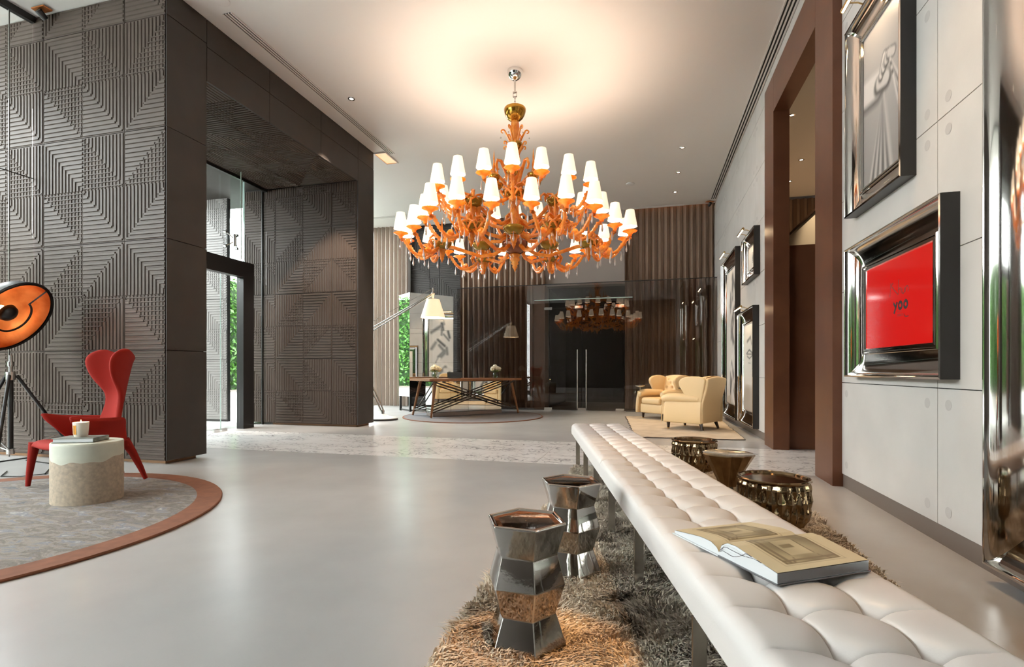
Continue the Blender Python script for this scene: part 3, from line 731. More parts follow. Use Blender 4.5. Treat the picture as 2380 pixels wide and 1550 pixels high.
def drum_table(loc, rz, label):
    T = thing('drum_table', label, 'table', loc, rz, 'bronze diamond-relief drum tables')
    n = 24; rows = 11; seg = n*4
    prof = [(.125, .135), (.165, .150), (.190, .19), (.200, .25), (.203, .31), (.200, .37), (.194, .405)]
    def R(z): return interp([(p[1], p[0]) for p in prof], z)
    nz = 45; vs = []
    for i in range(nz):
        z = .135+(.405-.135)*i/(nz-1)
        for k in range(seg*2):
            a = 2*PI*k/(seg*2); q = a*n/(2*PI)
            # elongated lozenges, alternate rows shifted by half
            s = (z-.135)/.165
            d1 = abs(((q+s) % 1)-.5)*2; d2 = abs(((q-s) % 1)-.5)*2
            rel = min(d1, d2)
            r = R(z)+.013*(rel-.5)
            vs.append((r*math.cos(a), r*math.sin(a), z))
    m = seg*2
    mb = MB().add(vs, [(i*m+k, i*m+(k+1) % m, (i+1)*m+(k+1) % m, (i+1)*m+k) for i in range(nz-1) for k in range(m)])
    part('body', mb, 'bronze_glaze', T, 30)
    vs = []; rimp = [(.190, .402), (.203, .412), (.205, .420), (.198, .427), (.186, .424), (.178, .412), (.10, .407), (0.0005, .406)]
    part('top', MB().lathe(rimp, 72, flute=.012, nfl=18, caps=False), 'bronze_glaze', T, 40)
    part('foot', MB().lathe([(.128, .136), (.085, .115), (.060, .085), (.075, .055), (.125, .030), (.150, .012), (.150, .0)], 40), 'bronze_glaze', T, 40)
    return T
drum_table((.755, 3.425, .012), 0, 'bronze drum table with diamond relief beside the open book on the bench')
drum_table((.445, 5.10, .012), .1, 'bronze drum table with diamond relief standing near the armchair rug')
T = thing('hourglass_table', 'smooth bronze hourglass side table between the two diamond-relief drums', 'table', (.625, 4.31, .012), .2)
part('body', MB().lathe([(.160, 0), (.160, .015), (.125, .075), (.075, .145), (.068, .175), (.085, .22), (.135, .32), (.190, .412)], 14), 'bronze_glaze', T, 20)
part('top', MB().lathe([(.190, .411), (.196, .420), (.190, .428), (.176, .424), (.0005, .416)], 14, caps=False), 'bronze_glaze', T, 20)

# ================================================================ RED WING CHAIR
def red_chair():
    f = Vector((-.29, -.957, 0)); T = thing('wing_chair', 'tall red upholstered wing chair on the round mottled rug', 'chair', (-5.10, 3.66, .022), math.atan2(f.y, f.x)+PI/2)
    # local: front is -Y, width X
    # seat: thick rounded sheet rolling over the front edge
    prs = [(.27, .435), (.20, .425), (.05, .415), (-.10, .425), (-.22, .442), (-.285, .438), (-.318, .41), (-.322, .375)]
    def seat(u, v):
        y, z = prs[round(v*7)]; s = u*2-1; w = lerp(.255, .30, sstep(.3, -.25, y))
        zz = z-.020*(1-s*s)*(1 if y < .2 else .3)-(.05*max(0, abs(s)-.86)/.14)
        return (s*w, y, zz)
    o = part('seat', MB().grid(seat, 9, 8), 'red_fabric', T, True); solid(o, .06, -1); subsurf(o, 2)
    # back with wings: rows from the seat to the top
    rows = [(.36, .225, .215, .00), (.46, .225, .235, .02), (.56, .215, .25, .04), (.66, .180, .275, .045), (.76, .165, .30, .05), (.86, .190, .325, .09), (.96, .265, .345, .20), (1.06, .335, .365, .27), (1.15, .365, .385, .28), (1.215, .33, .395, .21), (1.225, .27, .40, .13)]
    def back(u, v):
        z, w, y, fw = rows[round(v*10)]; s = u*2-1; a = abs(s)
        yy = y-fw*(a**1.9); zz = z+(.045*a**2 if z > 1.0 else 0)-(.06*(1-a) if z > 1.16 else 0)
        return (s*w*(1-.10*a*a*(fw/.2)), yy, zz)
    o = part('backrest', MB().grid(back, 11, 11), 'red_fabric', T, True); solid(o, .05, 1); subsurf(o, 2)
    # flared arms, one leaf each side
    for sx in (-1, 1):
        top = [(.26, .19, .62), (.15, .25, .625), (.02, .305, .63), (-.10, .335, .64), (-.18, .345, .655), (-.225, .34, .655)]
        bot = [(.27, .20, .36), (.15, .255, .37), (.02, .268, .38), (-.04, .272, .40), (-.10, .285, .48), (-.215, .335, .63)]
        def arm(u, v):
            i = round(u*5); (y0, x0, z0), (y1, x1, z1) = bot[i], top[i]; t = round(v*4)/4
            bulge = -.02*math.sin(PI*t)
            return (sx*(lerp(x0, x1, t)+bulge), lerp(y0, y1, t), lerp(z0, z1, t))
        o = part('armrest', MB().grid(arm, 6, 5), 'red_fabric', T, True); solid(o, .045, 0); subsurf(o, 2)
    for sx, y0, y1, xo in ((-1, -.285, -.325, .29), (1, -.285, -.325, .29), (-1, .23, .40, .25), (1, .23, .40, .25)):
        pts = [(sx*(xo-.03), y0, .40), (sx*(xo-.02), lerp(y0, y1, .4), .27), (sx*(xo-.005), lerp(y0, y1, .75), .12), (sx*xo, y1, .004)]
        part('leg', MB().tube(pts, [.045, .034, .026, .019], 12), 'red_fabric', T, 50)
    return T
red_chair()

# ================================================================ CEMENT DRUM, BOOK, CANDLE
T = thing('side_table', 'two-tone cast cement drum side table in front of the red chair', 'table', (-4.475, 3.235, .017))
def wavy(z, a): return z+.016*math.sin(a*2+.5)+.010*math.sin(a*5)+.006*math.sin(a*11+1)
N = 72; R = .252
lo = [(R*math.cos(a), R*math.sin(a)*.92, z) for z in (0, 1) for a in [2*PI*k/N for k in range(N)]]
lo = [(x, y, (wavy(.345, math.atan2(y, x)) if z else 0)) for x, y, z in lo]
part('lower_cast', MB().add(lo, [(k, (k+1) % N, N+(k+1) % N, N+k) for k in range(N)]+[tuple(range(N-1, -1, -1))]), 'cement_low', T, 50)
hi = []
for j in range(5):
    for k in range(N):
        a = 2*PI*k/N; x, y = R*math.cos(a), R*math.sin(a)*.92
        z = [wavy(.345, math.atan2(y, x)), .46, .478, .483, .483][j]; q = [1, 1, 1, .985, .0][j]
        hi.append((x*q, y*q, z))
part('upper_cast', MB().add(hi, [(j*N+k, j*N+(k+1) % N, (j+1)*N+(k+1) % N, (j+1)*N+k) for j in range(4) for k in range(N)]), 'cement_high', T, 40)
T = thing('closed_book', 'closed grey stone-patterned book on the cement side table', 'book', (-4.50, 3.20, .502), .42)
part('cover', MB().box(-.15, .15, -.105, .105, 0, .005).box(-.15, .15, -.105, .105, .031, .036).box(.146, .15, -.105, .105, 0, .036), 'slate_book', T)
part('pages', MB().box(-.142, .145, -.098, .098, .005, .031), 'page_edge', T)
T = thing('candle', 'lit candle in a white glass cup with a gold label on the grey book', 'candle', (-4.515, 3.21, .539))
part('cup', MB().lathe([(.0, .002), (.043, 0), (.047, .01), (.055, .118), (.051, .118), (.045, .075), (0, .07)], 28), 'candle_wax', T, 40)
part('label', MB().grid(lambda u, v: ((.0505+.004*v)*math.cos(-2.75+u*1.5), (.0505+.004*v)*math.sin(-2.75+u*1.5), .02+.075*v), 10, 3), 'gold_label', T, True)
part('wick', MB().tube([(0, 0, .07), (0, 0, .085)], .002, 6), 'black_plastic', T)
part('flame', MB().lathe([(.0005, .083), (.008, .092), (.010, .103), (.005, .122), (.0005, .138)], 12), 'flame', T, True)
lamp('candle_light', 'POINT', (0, 0, .13), 1.2, (1, .55, .2), T, shadow_soft_size=.01)

# ================================================================ STUDIO FLOOR LAMP
def studio_lamp():
    T = thing('studio_lamp', 'black tripod studio lamp with a copper-lined round reflector by the red chair', 'lamp', (-6.63, 4.06, 0))
    hz = 1.70; axis = Vector((.807, .272, -.50)).normalized()
    up = Vector((0, 0, 1)); sx = axis.cross(up).normalized(); sy = sx.cross(axis)
    c = Vector((-.10, .0, hz))
    M = Matrix((sx, sy, axis)).transposed() @ Matrix.Rotation(.50, 3, 'Z')
    def tp(p): return M @ Vector(p)
    # dish: profile along +Z opens towards axis
    out = [(.10, -.25), (.20, -.225), (.30, -.16), (.38, -.07), (.415, .03), (.418, .05)]
    part('reflector_shell', MB().lathe(out, 48, c, M, caps=False).lathe([(0.0005, -.262), (.10, -.25)], 48, c, M, caps=False), 'black_metal', T, 60)
    part('reflector_lining', MB().lathe([(.001, -.235), (.10, -.228), (.195, -.20), (.29, -.14), (.368, -.06), (.402, .045)], 48, c, M, caps=False), 'copper_leaf', T, True)
    part('rim', MB().lathe([(.400, .04), (.425, .035), (.432, .05), (.425, .066), (.400, .06)], 48, c, M, caps=False), 'black_metal', T, 60)
    part('bulb_shield', MB().lathe([(.0005, .035), (.05, .028), (.085, .0), (.098, -.04), (.092, -.05), (.0005, -.02)], 28, c, M, caps=False), 'black_metal', T, 60)
    for s in (-1, 1):
        pts = [tp((0, s*.41, .045))+c, tp((0, s*.19, .040))+c]
        part('shield_arm', MB().bar(pts[0], pts[1], .022, .014), 'black_metal', T)
    ring = [tp((.19*math.cos(a), .19*math.sin(a), .04))+c for a in [PI/2+PI*k/20 for k in range(21)]]
    part('shield_ring', MB().tube(ring, .011, 8), 'black_metal', T, True)
    part('bulb', MB().ball(tuple(c+axis*-.11), .045, 14, 8), 'bulb', T, True)
    yoke = [tp((.445*math.cos(a), .445*math.sin(a), -.06))+c for a in [PI+PI*k/24 for k in range(25)]]
    part('yoke', MB().tube(yoke, .013, 8), 'chrome', T, True)
    part('post', MB().tube([(0-.10, 0, hz-.45), (-.10, 0, 1.02)], .020, 14).lathe([(.032, 0), (.032, .05)], 14, (-.10, 0, 1.13)).lathe([(.042, 0), (.048, .09)], 14, (-.10, 0, .98)), 'steel', T, 40)
    part('column', MB().tube([(-.10, 0, 1.0), (-.10, 0, .22)], .024, 12), 'black_metal', T, 40)
    part('spider', MB().lathe([(.035, .17), (.035, .23)], 12, (-.10, 0, 0)), 'steel', T, 40)
    for a in (-.75, 1.0, 3.4):
        e = Vector((-.10+.60*math.cos(a), .60*math.sin(a), .02)); s0 = Vector((-.10+.05*math.cos(a), .05*math.sin(a), 1.03))
        q = Vector((-s0.y, s0.x+.10, 0)).normalized()*.02
        lg = part('leg', MB().tube([s0, e], .017, 10), 'black_metal', T, 40)
        part('brace', MB().bar(Vector((-.10, 0, .2)), s0.lerp(e, .66), .012), 'steel', T)
        part('foot', MB().lathe([(.03, 0), (.03, .012), (.015, .03)], 12, (e.x, e.y, .001)), 'steel', lg)
    p = c+axis*.02
    lamp('studio_bulb_light', 'POINT', tuple(c+axis*-.07), 24, (1, .66, .40), T, shadow_soft_size=.04)
    return T
studio_lamp()
o = part('lamp_cable', MB().tube([(-6.6, 3.95, .008), (-6.35, 3.75, .008), (-6.15, 3.80, .008), (-6.05, 3.95, .008), (-6.6, 4.4, .008), (-7.2, 4.5, .008)], .006, 6), 'black_plastic', None, True)
tag(o, 'thin black cable trailing on the floor from the studio lamp', 'cable')
# ================================================================ CHANDELIER
def chandelier():
    T = thing('chandelier', 'huge tiered amber glass chandelier with white lamp shades and crystal drops', 'chandelier', (-1.86, 7.33, 0))
    part('ceiling_canopy', MB().lathe([(.115, CZ), (.115, CZ-.035), (.10, CZ-.075), (.07, CZ-.115), (.03, CZ-.14), (0, CZ-.143)], 32), 'chrome', T, 40)
    part('rod', MB().tube([(0, 0, CZ-.13), (0, 0, 5.19)], .014, 12), 'steel', T, 40)
    part('shackle', MB().box(-.03, .03, -.012, .012, 5.175, 5.195).box(-.03, -.022, -.01, .01, 5.12, 5.18).box(.022, .03, -.01, .01, 5.12, 5.18).box(-.03, .03, -.01, .01, 5.115, 5.125), 'steel', T)
    for i in range(6):
        a = i*PI/2; z = 5.105-.034*i
        ring = [(.011*math.cos(t)*math.cos(a), .011*math.cos(t)*math.sin(a), z+.024*math.sin(t)) for t in [2*PI*k/12 for k in range(13)]]
        part('chain_link', MB().tube(ring, .004, 6, False), 'steel', T, True)
    part('top_bowl', MB().lathe([(.0, 4.95), (.155, 4.945), (.163, 4.93), (.160, 4.90), (.145, 4.85), (.115, 4.80), (.07, 4.765), (.05, 4.755), (0, 4.755)], 36), 'gold_glass', T, 50)
    part('neck', MB().lathe([(.05, 4.77), (.055, 4.72), (.062, 4.64), (.045, 4.55), (.055, 4.46), (.05, 4.40)], 24, flute=.12, nfl=8), 'amber_glass', T, True)
    part('neck_bowl', MB().lathe([(.0, 4.44), (.105, 4.435), (.112, 4.42), (.10, 4.37), (.07, 4.335), (.05, 4.32), (0, 4.32)], 32), 'gold_glass', T, 50)
    part('stem', MB().lathe([(.05, 4.33), (.075, 4.20), (.05, 4.08), (.10, 3.95), (.06, 3.80), (.11, 3.65), (.05, 3.50), (.055, 3.40), (.10, 3.28), (.05, 3.12), (.045, 3.0)], 28, flute=.08, nfl=10), 'amber_glass', T, True)
    part('bottom_bowl', MB().lathe([(.0, 2.99), (.17, 2.99), (.188, 2.97), (.185, 2.93), (.16, 2.87), (.12, 2.825), (.075, 2.80), (0, 2.80)], 40, flute=.02, nfl=20), 'brown_glass', T, 50)
    part('finial', MB().lathe([(.07, 2.80), (.085, 2.775), (.06, 2.755), (.075, 2.73), (.068, 2.70), (.045, 2.68), (.055, 2.655), (.035, 2.635), (.04, 2.61), (.02, 2.58), (.0005, 2.53)], 24), 'amber_glass', T, True)
    # crest of scrolls on the neck
    def scroll(r0, z0, out, h, turns, n=26):
        pts = []
        for i in range(n):
            t = i/(n-1)
            if t < .55:
                q = t/.55; pts.append((r0+out*q**1.5*.8, 0, z0+h*q))
            else:
                q = (t-.55)/.45; a = PI*(1-q*turns*1.0)+0; rr = out*.28*(1-.5*q)
                pts.append((r0+out*.8+out*.28+rr*math.cos(a), 0, z0+h+rr*math.sin(a)))
        return pts
    s1 = MB().tube(scroll(.05, 4.36, .12, .24, 1.6), [.019*(1-.6*i/25) for i in range(26)], 8).mesh('scroll', 'amber_glass', True)
    s2 = MB().tube(scroll(.06, 4.26, .10, .14, 1.6), [.018*(1-.6*i/25) for i in range(26)], 8).mesh('scroll', 'amber_glass', True)
    tear = MB().lathe([(.0005, 0), (.003, -.012), (.004, -.03), (.011, -.075), (.0145, -.105), (.010, -.128), (.0005, -.14)], 8).mesh('crystal_drop', 'crystal', True)
    tear_s = MB().ball((0, 0, -.02), .012, 8, 6).mesh('crystal_drop', 'crystal', True)
    for k in range(6):
        a = k*PI/3+.3
        for me, zz in ((s1, 0), (s2, 0)):
            o = put('scroll', me, T, rot=(0, 0, a+(.5 if me is s2 else 0)))
        put('crystal_drop', tear_s, T, (.21*math.cos(a), .21*math.sin(a), 4.53))
    # upper crown scrolls with spires and little bowls
    s3 = MB().tube([(.05, 0, 3.78), (.16, 0, 3.86), (.26, 0, 3.98), (.34, 0, 4.06), (.42, 0, 4.05), (.46, 0, 3.97), (.43, 0, 3.91), (.39, 0, 3.93)], [.026, .026, .024, .022, .02, .018, .014, .01], 10).mesh('crown_scroll', 'amber_glass', True)
    spire = MB().lathe([(.022, 0), (.028, .05), (.014, .10), (.02, .13), (.011, .20), (.012, .26), (.0005, .38)], 12).mesh('spire', 'amber_glass', True)
    bowl_s = MB().lathe([(.02, .05), (.085, .05), (.09, .04), (.075, .0), (.045, -.03), (.0005, -.035)], 24).mesh('small_bowl', 'gold_glass', 50)
    for k in range(6):
        a = k*PI/3+.15
        put('crown_scroll', s3, T, rot=(0, 0, a))
        put('small_bowl', bowl_s, T, (.33*math.cos(a+.5), .33*math.sin(a+.5), 3.86))
        put('spire', spire, T, (.33*math.cos(a+.5), .33*math.sin(a+.5), 3.90))
    # --- one lamp arm (thing > arm > shade, pan, stem, drops), pointing to +X, length reach, rises to zt
    shade = MB().lathe([(.100, 0), (.101, .004), (.080, .12), (.060, .235), (.058, .235), (.078, .12), (.098, .004)], 24, caps=False)
    shade_me = shade.mesh('lamp_shade', 'shade_lit', True)
    pan_me = MB().lathe([(.018, -.055), (.026, -.04), (.03, -.02), (.055, .0), (.098, .018), (.104, .026), (.096, .026), (.05, .014), (.0, .012)], 24, flute=.035, nfl=8).mesh('drip_pan', 'amber_glass', True)
    stem_me = MB().tube([(0, 0, .01), (0, 0, .10)], .010, 8).mesh('candle_stem', 'steel', True)
    collar = MB().lathe([(.026, -.03), (.042, -.01), (.048, .015), (.034, .03), (.024, .05)], 12, flute=.22, nfl=4, M=Matrix.Rotation(1.2, 3, 'Y'), caps=False).mesh('leaf_collar', 'amber_glass', True)
    cm = MB()
    for sgn in (-1, 1): cm.tube([(0, 0, 0), (.03, sgn*.05, .08), (-.02, sgn*.10, .13), (-.08, sgn*.11, .11), (-.09, sgn*.08, .06), (-.06, sgn*.07, .06)], [.010, .014, .015, .012, .009, .005], 8)
    curl = cm.mesh('leaf_collar', 'amber_glass', True)
    def arm_mesh(reach, dip, rise, rad):
        pts = []
        n = 41
        for i in range(n):
            t = i/(n-1)
            x = reach*(1-(1-t)**1.5); z = -dip*math.sin(PI*min(1, t*1.25))**1.0*(1 if t < .8 else 1) + rise*sstep(.45, 1, t)
            if t > .72: x = reach*(1-(1-.72)**1.5) + (reach-reach*(1-.28**1.5))*math.sin((t-.72)/.28*PI/2)
            pts.append((x, 0, z))
        rs = [rad*(1+.20*math.cos(i*PI)) for i in range(n)]
        return MB().tube(pts, rs, 8).mesh('arm', 'amber_glass', True)
    def add_arm(me, base, ang, reach, rise, light, drops=3):
        o = put('arm', me, T, base, (0, 0, ang))
        tip = (reach, 0, rise+.055)
        put('drip_pan', pan_me, o, tip)
        put('candle_stem', stem_me, o, tip)
        put('leaf_collar', collar, o, (reach*.50, 0, -.15))
        put('leaf_collar', curl, o, (reach*.30, 0, -.10))
        put('lamp_shade', shade_me, o, (tip[0], 0, tip[2]+.085))
        for d in range(drops):
            x = reach*(.55+.45*d/max(1, drops-1)); z = (-.16 if d < drops-1 else rise-.0)
            put('crystal_drop', tear, o, (x, (.05 if d % 2 else -.05), z))
        if light:
            p = Vector(base)+Matrix.Rotation(ang, 3, 'Z') @ Vector((reach, 0, rise+.26))
            lamp('chandelier_bulb', 'POINT', tuple(p), CH_W, (1.0, .78, .60), T, shadow_soft_size=.035)
    CH_W = 16
    bowl_b = MB().lathe([(.0, .055), (.140, .058), (.148, .046), (.140, .015), (.110, -.030), (.065, -.055), (.0, -.06)], 28).mesh('bowl', 'olive_gold', 50)
    cone = MB().lathe([(.055, -.045), (.066, -.06), (.045, -.08), (.056, -.10), (.04, -.125), (.045, -.145), (.026, -.17), (.03, -.185), (.0005, -.25)], 18).mesh('cone_finial', 'amber_glass', True)
    bal = MB().lathe([(.03, .05), (.022, .12), (.03, .22), (.045, .30), (.05, .34), (.03, .38), (.02, .40)], 16, flute=.1, nfl=6).mesh('baluster', 'amber_glass', True)
    leaf = MB().tube([(0, 0, .04), (.06, 0, .13), (.13, 0, .15), (.18, 0, .10), (.17, 0, .05), (.14, 0, .06)], [.022, .03, .03, .024, .016, .008], 8, True, .55).mesh('glass_leaf', 'amber_glass', True)
    low = arm_mesh(.60, .19, .02, .024); up = arm_mesh(.52, .16, .06, .024)
    prim = MB().tube([(.12, 0, 2.93), (.30, 0, 2.80), (.50, 0, 2.77), (.72, 0, 2.84), (.90, 0, 2.90), (1.05, 0, 2.92)], [.03, .028, .026, .026, .026, .024], 10).mesh('branch', 'amber_glass', True)
    prim2 = MB().tube([(.08, 0, 3.30), (.22, 0, 3.22), (.40, 0, 3.28), (.55, 0, 3.40), (.66, 0, 3.42)], [.03, .028, .026, .024, .022], 10).mesh('branch', 'amber_glass', True)
    prim3 = MB().tube([(.10, 0, 3.10), (.25, 0, 3.02), (.42, 0, 3.04), (.58, 0, 3.10)], [.03, .028, .026, .022], 10).mesh('branch', 'amber_glass', True)
    for k in range(6):
        a = k*PI/3+.22                           # lower tier clusters
        put('branch', prim, T, rot=(0, 0, a))
        b = (1.08*math.cos(a), 1.08*math.sin(a), 2.93)
        put('bowl', bowl_b, T, b); put('cone_finial', cone, T, b); put('spire', spire, T, (b[0], b[1], b[2]+.04))
        for j, da in enumerate((-1.05, -.35, .35, 1.05)):
            add_arm(low, (b[0], b[1], b[2]+.03), a+da, .60, .03, True)
        for da in (-1.2, .4, 2.0, PI): put('glass_leaf', leaf, T, b, (0, 0, a+da))
        for da in (-1.3, 1.3): put('crystal_drop', tear, T, (b[0]+.10*math.cos(a+da), b[1]+.10*math.sin(a+da), b[2]-.04))
        a2 = a+PI/6                              # upper tier clusters
        put('branch', prim2, T, rot=(0, 0, a2))
        b = (.68*math.cos(a2), .68*math.sin(a2), 3.44)
        put('bowl', bowl_b, T, b); put('cone_finial', cone, T, b); put('baluster', bal, T, (b[0], b[1], b[2]-.56))
        for j, da in enumerate((-.78, 0, .78)):
            add_arm(up, (b[0], b[1], b[2]+.02), a2+da, .52, .06, True)
        for da in (-.4, 1.2, PI): put('glass_leaf', leaf, T, b, (0, 0, a2+da))
        a3 = a+PI/6                              # inner bowls with balusters
        put('branch', prim3, T, rot=(0, 0, a3))
        b = (.60*math.cos(a3), .60*math.sin(a3), 2.98+.1*(k % 2))
        put('bowl', bowl_b, T, b); put('cone_finial', cone, T, b); put('baluster', bal, T, b)
        for da in (0, 2.1, 4.2):
            put('glass_leaf', leaf, T, (b[0], b[1], b[2]+.33), (0, 0, a3+da))
            put('crystal_drop', tear, T, (b[0]+.11*math.cos(a3+da), b[1]+.11*math.sin(a3+da), b[2]-.03))
    return T
chandelier()

# ================================================================ FRAMES ON THE RIGHT WALL
def frame(name, label, cat, y0, y1, z0, z1, wd=.30, dep=.10, picture=None, lampbar=False, group=None, inner=None):
    """moulded chrome frame: box outside, wide hollow cove towards the picture; y1 is the far side"""
    T = thing(name, label, cat, (RX, (y0+y1)/2, z0))
    cy = (y0+y1)/2
    # profile: (distance in from the outer edge, stand-off from the wall)
    pr = [(0, 0), (0, dep), (.012, dep+.004)]
    n = 12
    for i in range(n+1):
        a = i/n*PI/2; pr.append((.016+(wd*.72)*(1-math.cos(a)), dep-(dep-.022)*math.sin(a)))
    pr += [(wd*.78, .020), (wd*.80, .034), (wd*.84, .034), (wd*.86, .022), (wd*.90, .022), (wd*.92, .032), (wd*.97, .032), (wd, .016)]
    mb = MB(); sides = MB()
    corners = [(-1, -1), (1, -1), (1, 1), (-1, 1)]
    hy, hz = (y1-y0)/2, (z1-z0)/2
    vs = [(-d, sy*(hy-s), hz+sz*(hz-s)) for (s, d) in pr for sy, sz in corners]
    rails = {}
    for k, nm in enumerate(['bottom_rail', 'far_rail', 'top_rail', 'near_rail']):
        m2 = MB(); k2 = (k+1) % 4; q = []
        for i in range(len(pr)): q += [vs[i*4+k], vs[i*4+k2]]
        m2.add(q, [(2*i, 2*i+1, 2*i+3, 2*i+2) for i in range(1, len(pr)-1)])
        rl = part('rail', m2, 'frame_chrome', T, 24)
        part('outer_side', MB().add(q[:4], [(0, 1, 3, 2)]), 'frame_side', rl)
    part('back_board', MB().box(-.012, 0, -hy+wd*.9, hy-wd*.9, wd*.9, 2*hz-wd*.9), 'frame_side', T)
    iw, ih = hy-wd, 2*hz-2*wd
    if picture:
        nx = max(40, int(iw*2/.012)); ny = max(40, int(ih/.012)); nx, ny = min(nx, 130), min(ny, 220)
        xs_ = np.linspace(0, 1, nx+1); ys_ = np.linspace(0, 1, ny+1)
        Xg, Yg = np.meshgrid(xs_, ys_, indexing='ij')
        img = picture(Xg, Yg, (2*iw)/ih)
        v = [(-.0135, iw*(1-2*x), wd+ih*y) for x in xs_ for y in ys_]
        fs = [(i*(ny+1)+j, (i+1)*(ny+1)+j, (i+1)*(ny+1)+j+1, i*(ny+1)+j+1) for i in range(nx) for j in range(ny)]
        me = fixn(MB().add(v, fs).mesh('print', 'print_paper', True))
        at = me.color_attributes.new('print', 'FLOAT_COLOR', 'POINT')
        at.data.foreach_set('color', np.dstack([img, np.ones(Xg.shape)]).reshape(-1, 4).ravel())
        put('print', me, T)
    if lampbar:
        L = min(.62, hy*.9)
        lb = part('picture_light', MB().tube([(-.20, -L/2, 2*hz+.035), (-.20, L/2, 2*hz+.035)], .020, 12), 'brass', T, 40)
        part('tube_lamp', MB().tube([(-.206, -L/2+.02, 2*hz+.017), (-.206, L/2-.02, 2*hz+.017)], .009, 8), 'picture_lamp', lb)
        for s in (-.3, .3): part('bracket', MB().tube([(-.20, s*L, 2*hz+.04), (-.12, s*L, 2*hz+.03), (-.03, s*L, 2*hz-.02)], .006, 6), 'brass', lb)
        l = lamp('picture_light_glow', 'AREA', (-.215, 0, 2*hz+.0), 5.0*L, (1, .74, .45), T, shape='RECTANGLE', size=.03, size_y=L)
        l.rotation_euler = Vector((.16, 0, -1)).to_track_quat('-Z', 'X').to_euler()
    return T
# painted-print helpers (monochrome photographs and ink sketches)
def cap(X, Y, asp, a, b, r, soft=.35):
    ax, ay, bx_, by = a[0]*asp, a[1], b[0]*asp, b[1]; px, py = X*asp, Y
    dx, dy = bx_-ax, by-ay; t = np.clip(((px-ax)*dx+(py-ay)*dy)/(dx*dx+dy*dy+1e-9), 0, 1)
    d = np.hypot(px-ax-t*dx, py-ay-t*dy)/r
    return np.clip((1-d)/soft, 0, 1)
def tone(g, tint=(1, .90, .84)): return np.dstack([g*tint[0], g*tint[1], g*tint[2]])
def pic_fist(X, Y, asp):
    g = .22+.22*Y+.05*np.sin(X*3)
    for i in range(9):                            # hanging cloth folds fanning from the fist
        x1 = .18+.075*i; q = cap(X, Y, asp, (.58, .50), (x1, -.02), .028+.004*(i % 3), .9)
        g = g*(1-q)+q*(.48-.40*(i % 2))
    def blob(a, b, r, v, s=.4):
        nonlocal g; q = cap(X, Y, asp, a, b, r, s); g = g*(1-q)+v*q
    blob((-.1, .60), (.40, .57), .125, .10); blob((-.1, .63), (.40, .60), .105, .66)
    blob((.42, .58), (.66, .56), .075, .08); blob((.45, .595), (.64, .575), .055, .60)
    for i in range(4):
        blob((.50+.07*i, .62+.025*i), (.60+.075*i, .72-.012*i), .045, .05); blob((.505+.07*i, .63+.025*i), (.595+.075*i, .72-.012*i), .033, .70-.05*i)
    for i in range(5):
        y = .50-.04*i; q = cap(X, Y, asp, (.74+.02*i, .66-.03*i), (.95, y), .016, .8); g = g*(1-q)+q*(.06 if i % 2 else .62)
    return tone(np.clip(g, .03, .8))
def pic_tall(X, Y, asp):
    g = np.full(X.shape, .62)
    rs = np.random.RandomState(2)
    for i in range(26):
        y = 1.02-i*.04; x = .60+.10*np.sin(i*.9); w = .022+.022*rs.rand()
        q = cap(X, Y, asp, (x+.18*rs.randn()*.5, y), (x+.14*rs.randn(), y-.09), w, .8); v = rs.choice([.02, .06, .16, .70]); g = g*(1-q)+v*q
    return tone(np.clip(g, .02, .75), (1, .97, .95))
def pic_eye(X, Y, asp):
    g = np.full(X.shape, .66)
    for r, v, w in ((.17, .08, .02), (.10, .05, .03), (.035, .02, .035)):
        d = np.abs(np.hypot((X-.55)*asp*1.2, (Y-.45)*.8)-r); q = np.clip((w-d)/w*1.8, 0, 1); g = g*(1-q)+v*q
    for i in range(5):
        q = cap(X, Y, asp, (.30+.12*i, .70), (.25+.14*i, .95), .012, .9); g = g*(1-q)+.15*q
    return tone(g, (1, .95, .88))
def pic_lips(X, Y, asp):
    g = .66-.03*Y
    for a, b, r, v in (((.30, .80), (.62, .84), .03, .18), ((.62, .84), (.70, .76), .022, .10), ((.25, .66), (.50, .70), .016, .05), ((.50, .70), (.80, .655), .016, .05), ((.28, .655), (.78, .645), .010, .02), ((.30, .63), (.52, .60), .016, .12), ((.52, .60), (.76, .63), .014, .08), ((.72, .56), (.74, .48), .008, .2), ((.40, .55), (.62, .545), .008, .25)):
        q = cap(X, Y, asp, a, b, r, .8); g = g*(1-q)+v*q
    return tone(np.clip(g, .02, .8), (1, .95, .88))
frame('framed_picture', 'large chrome-framed photograph of a fist gripping cloth above the red screen', 'picture', 4.06, 5.08, 2.41, 4.02, .19, .095, pic_fist, True)
frame('framed_picture', 'tall chrome-framed ink print hanging behind the armchairs', 'picture', 10.72, 12.62, .12, 3.50, .27, .095, pic_tall, True)
frame('framed_picture', 'small chrome-framed sketch of an eye beside the copper portal', 'picture', 8.96, 10.05, 2.63, 3.42, .20, .095, pic_eye, True)
frame('framed_picture', 'chrome-framed sketch of lips standing low beside the copper portal', 'picture', 9.04, 10.52, .14, 2.15, .24, .095, pic_lips, True)
mf = frame('wall_mirror', 'huge polished chrome frame reaching almost to the floor beside the concrete wall', 'mirror', 1.05, 3.17, .09, 5.2, .42, .10, None)
part('mirror_glass', MB().box(-.016, -.013, -1.06+.40, 1.06-.40, .40, 5.11-.40), 'mirror', mf)
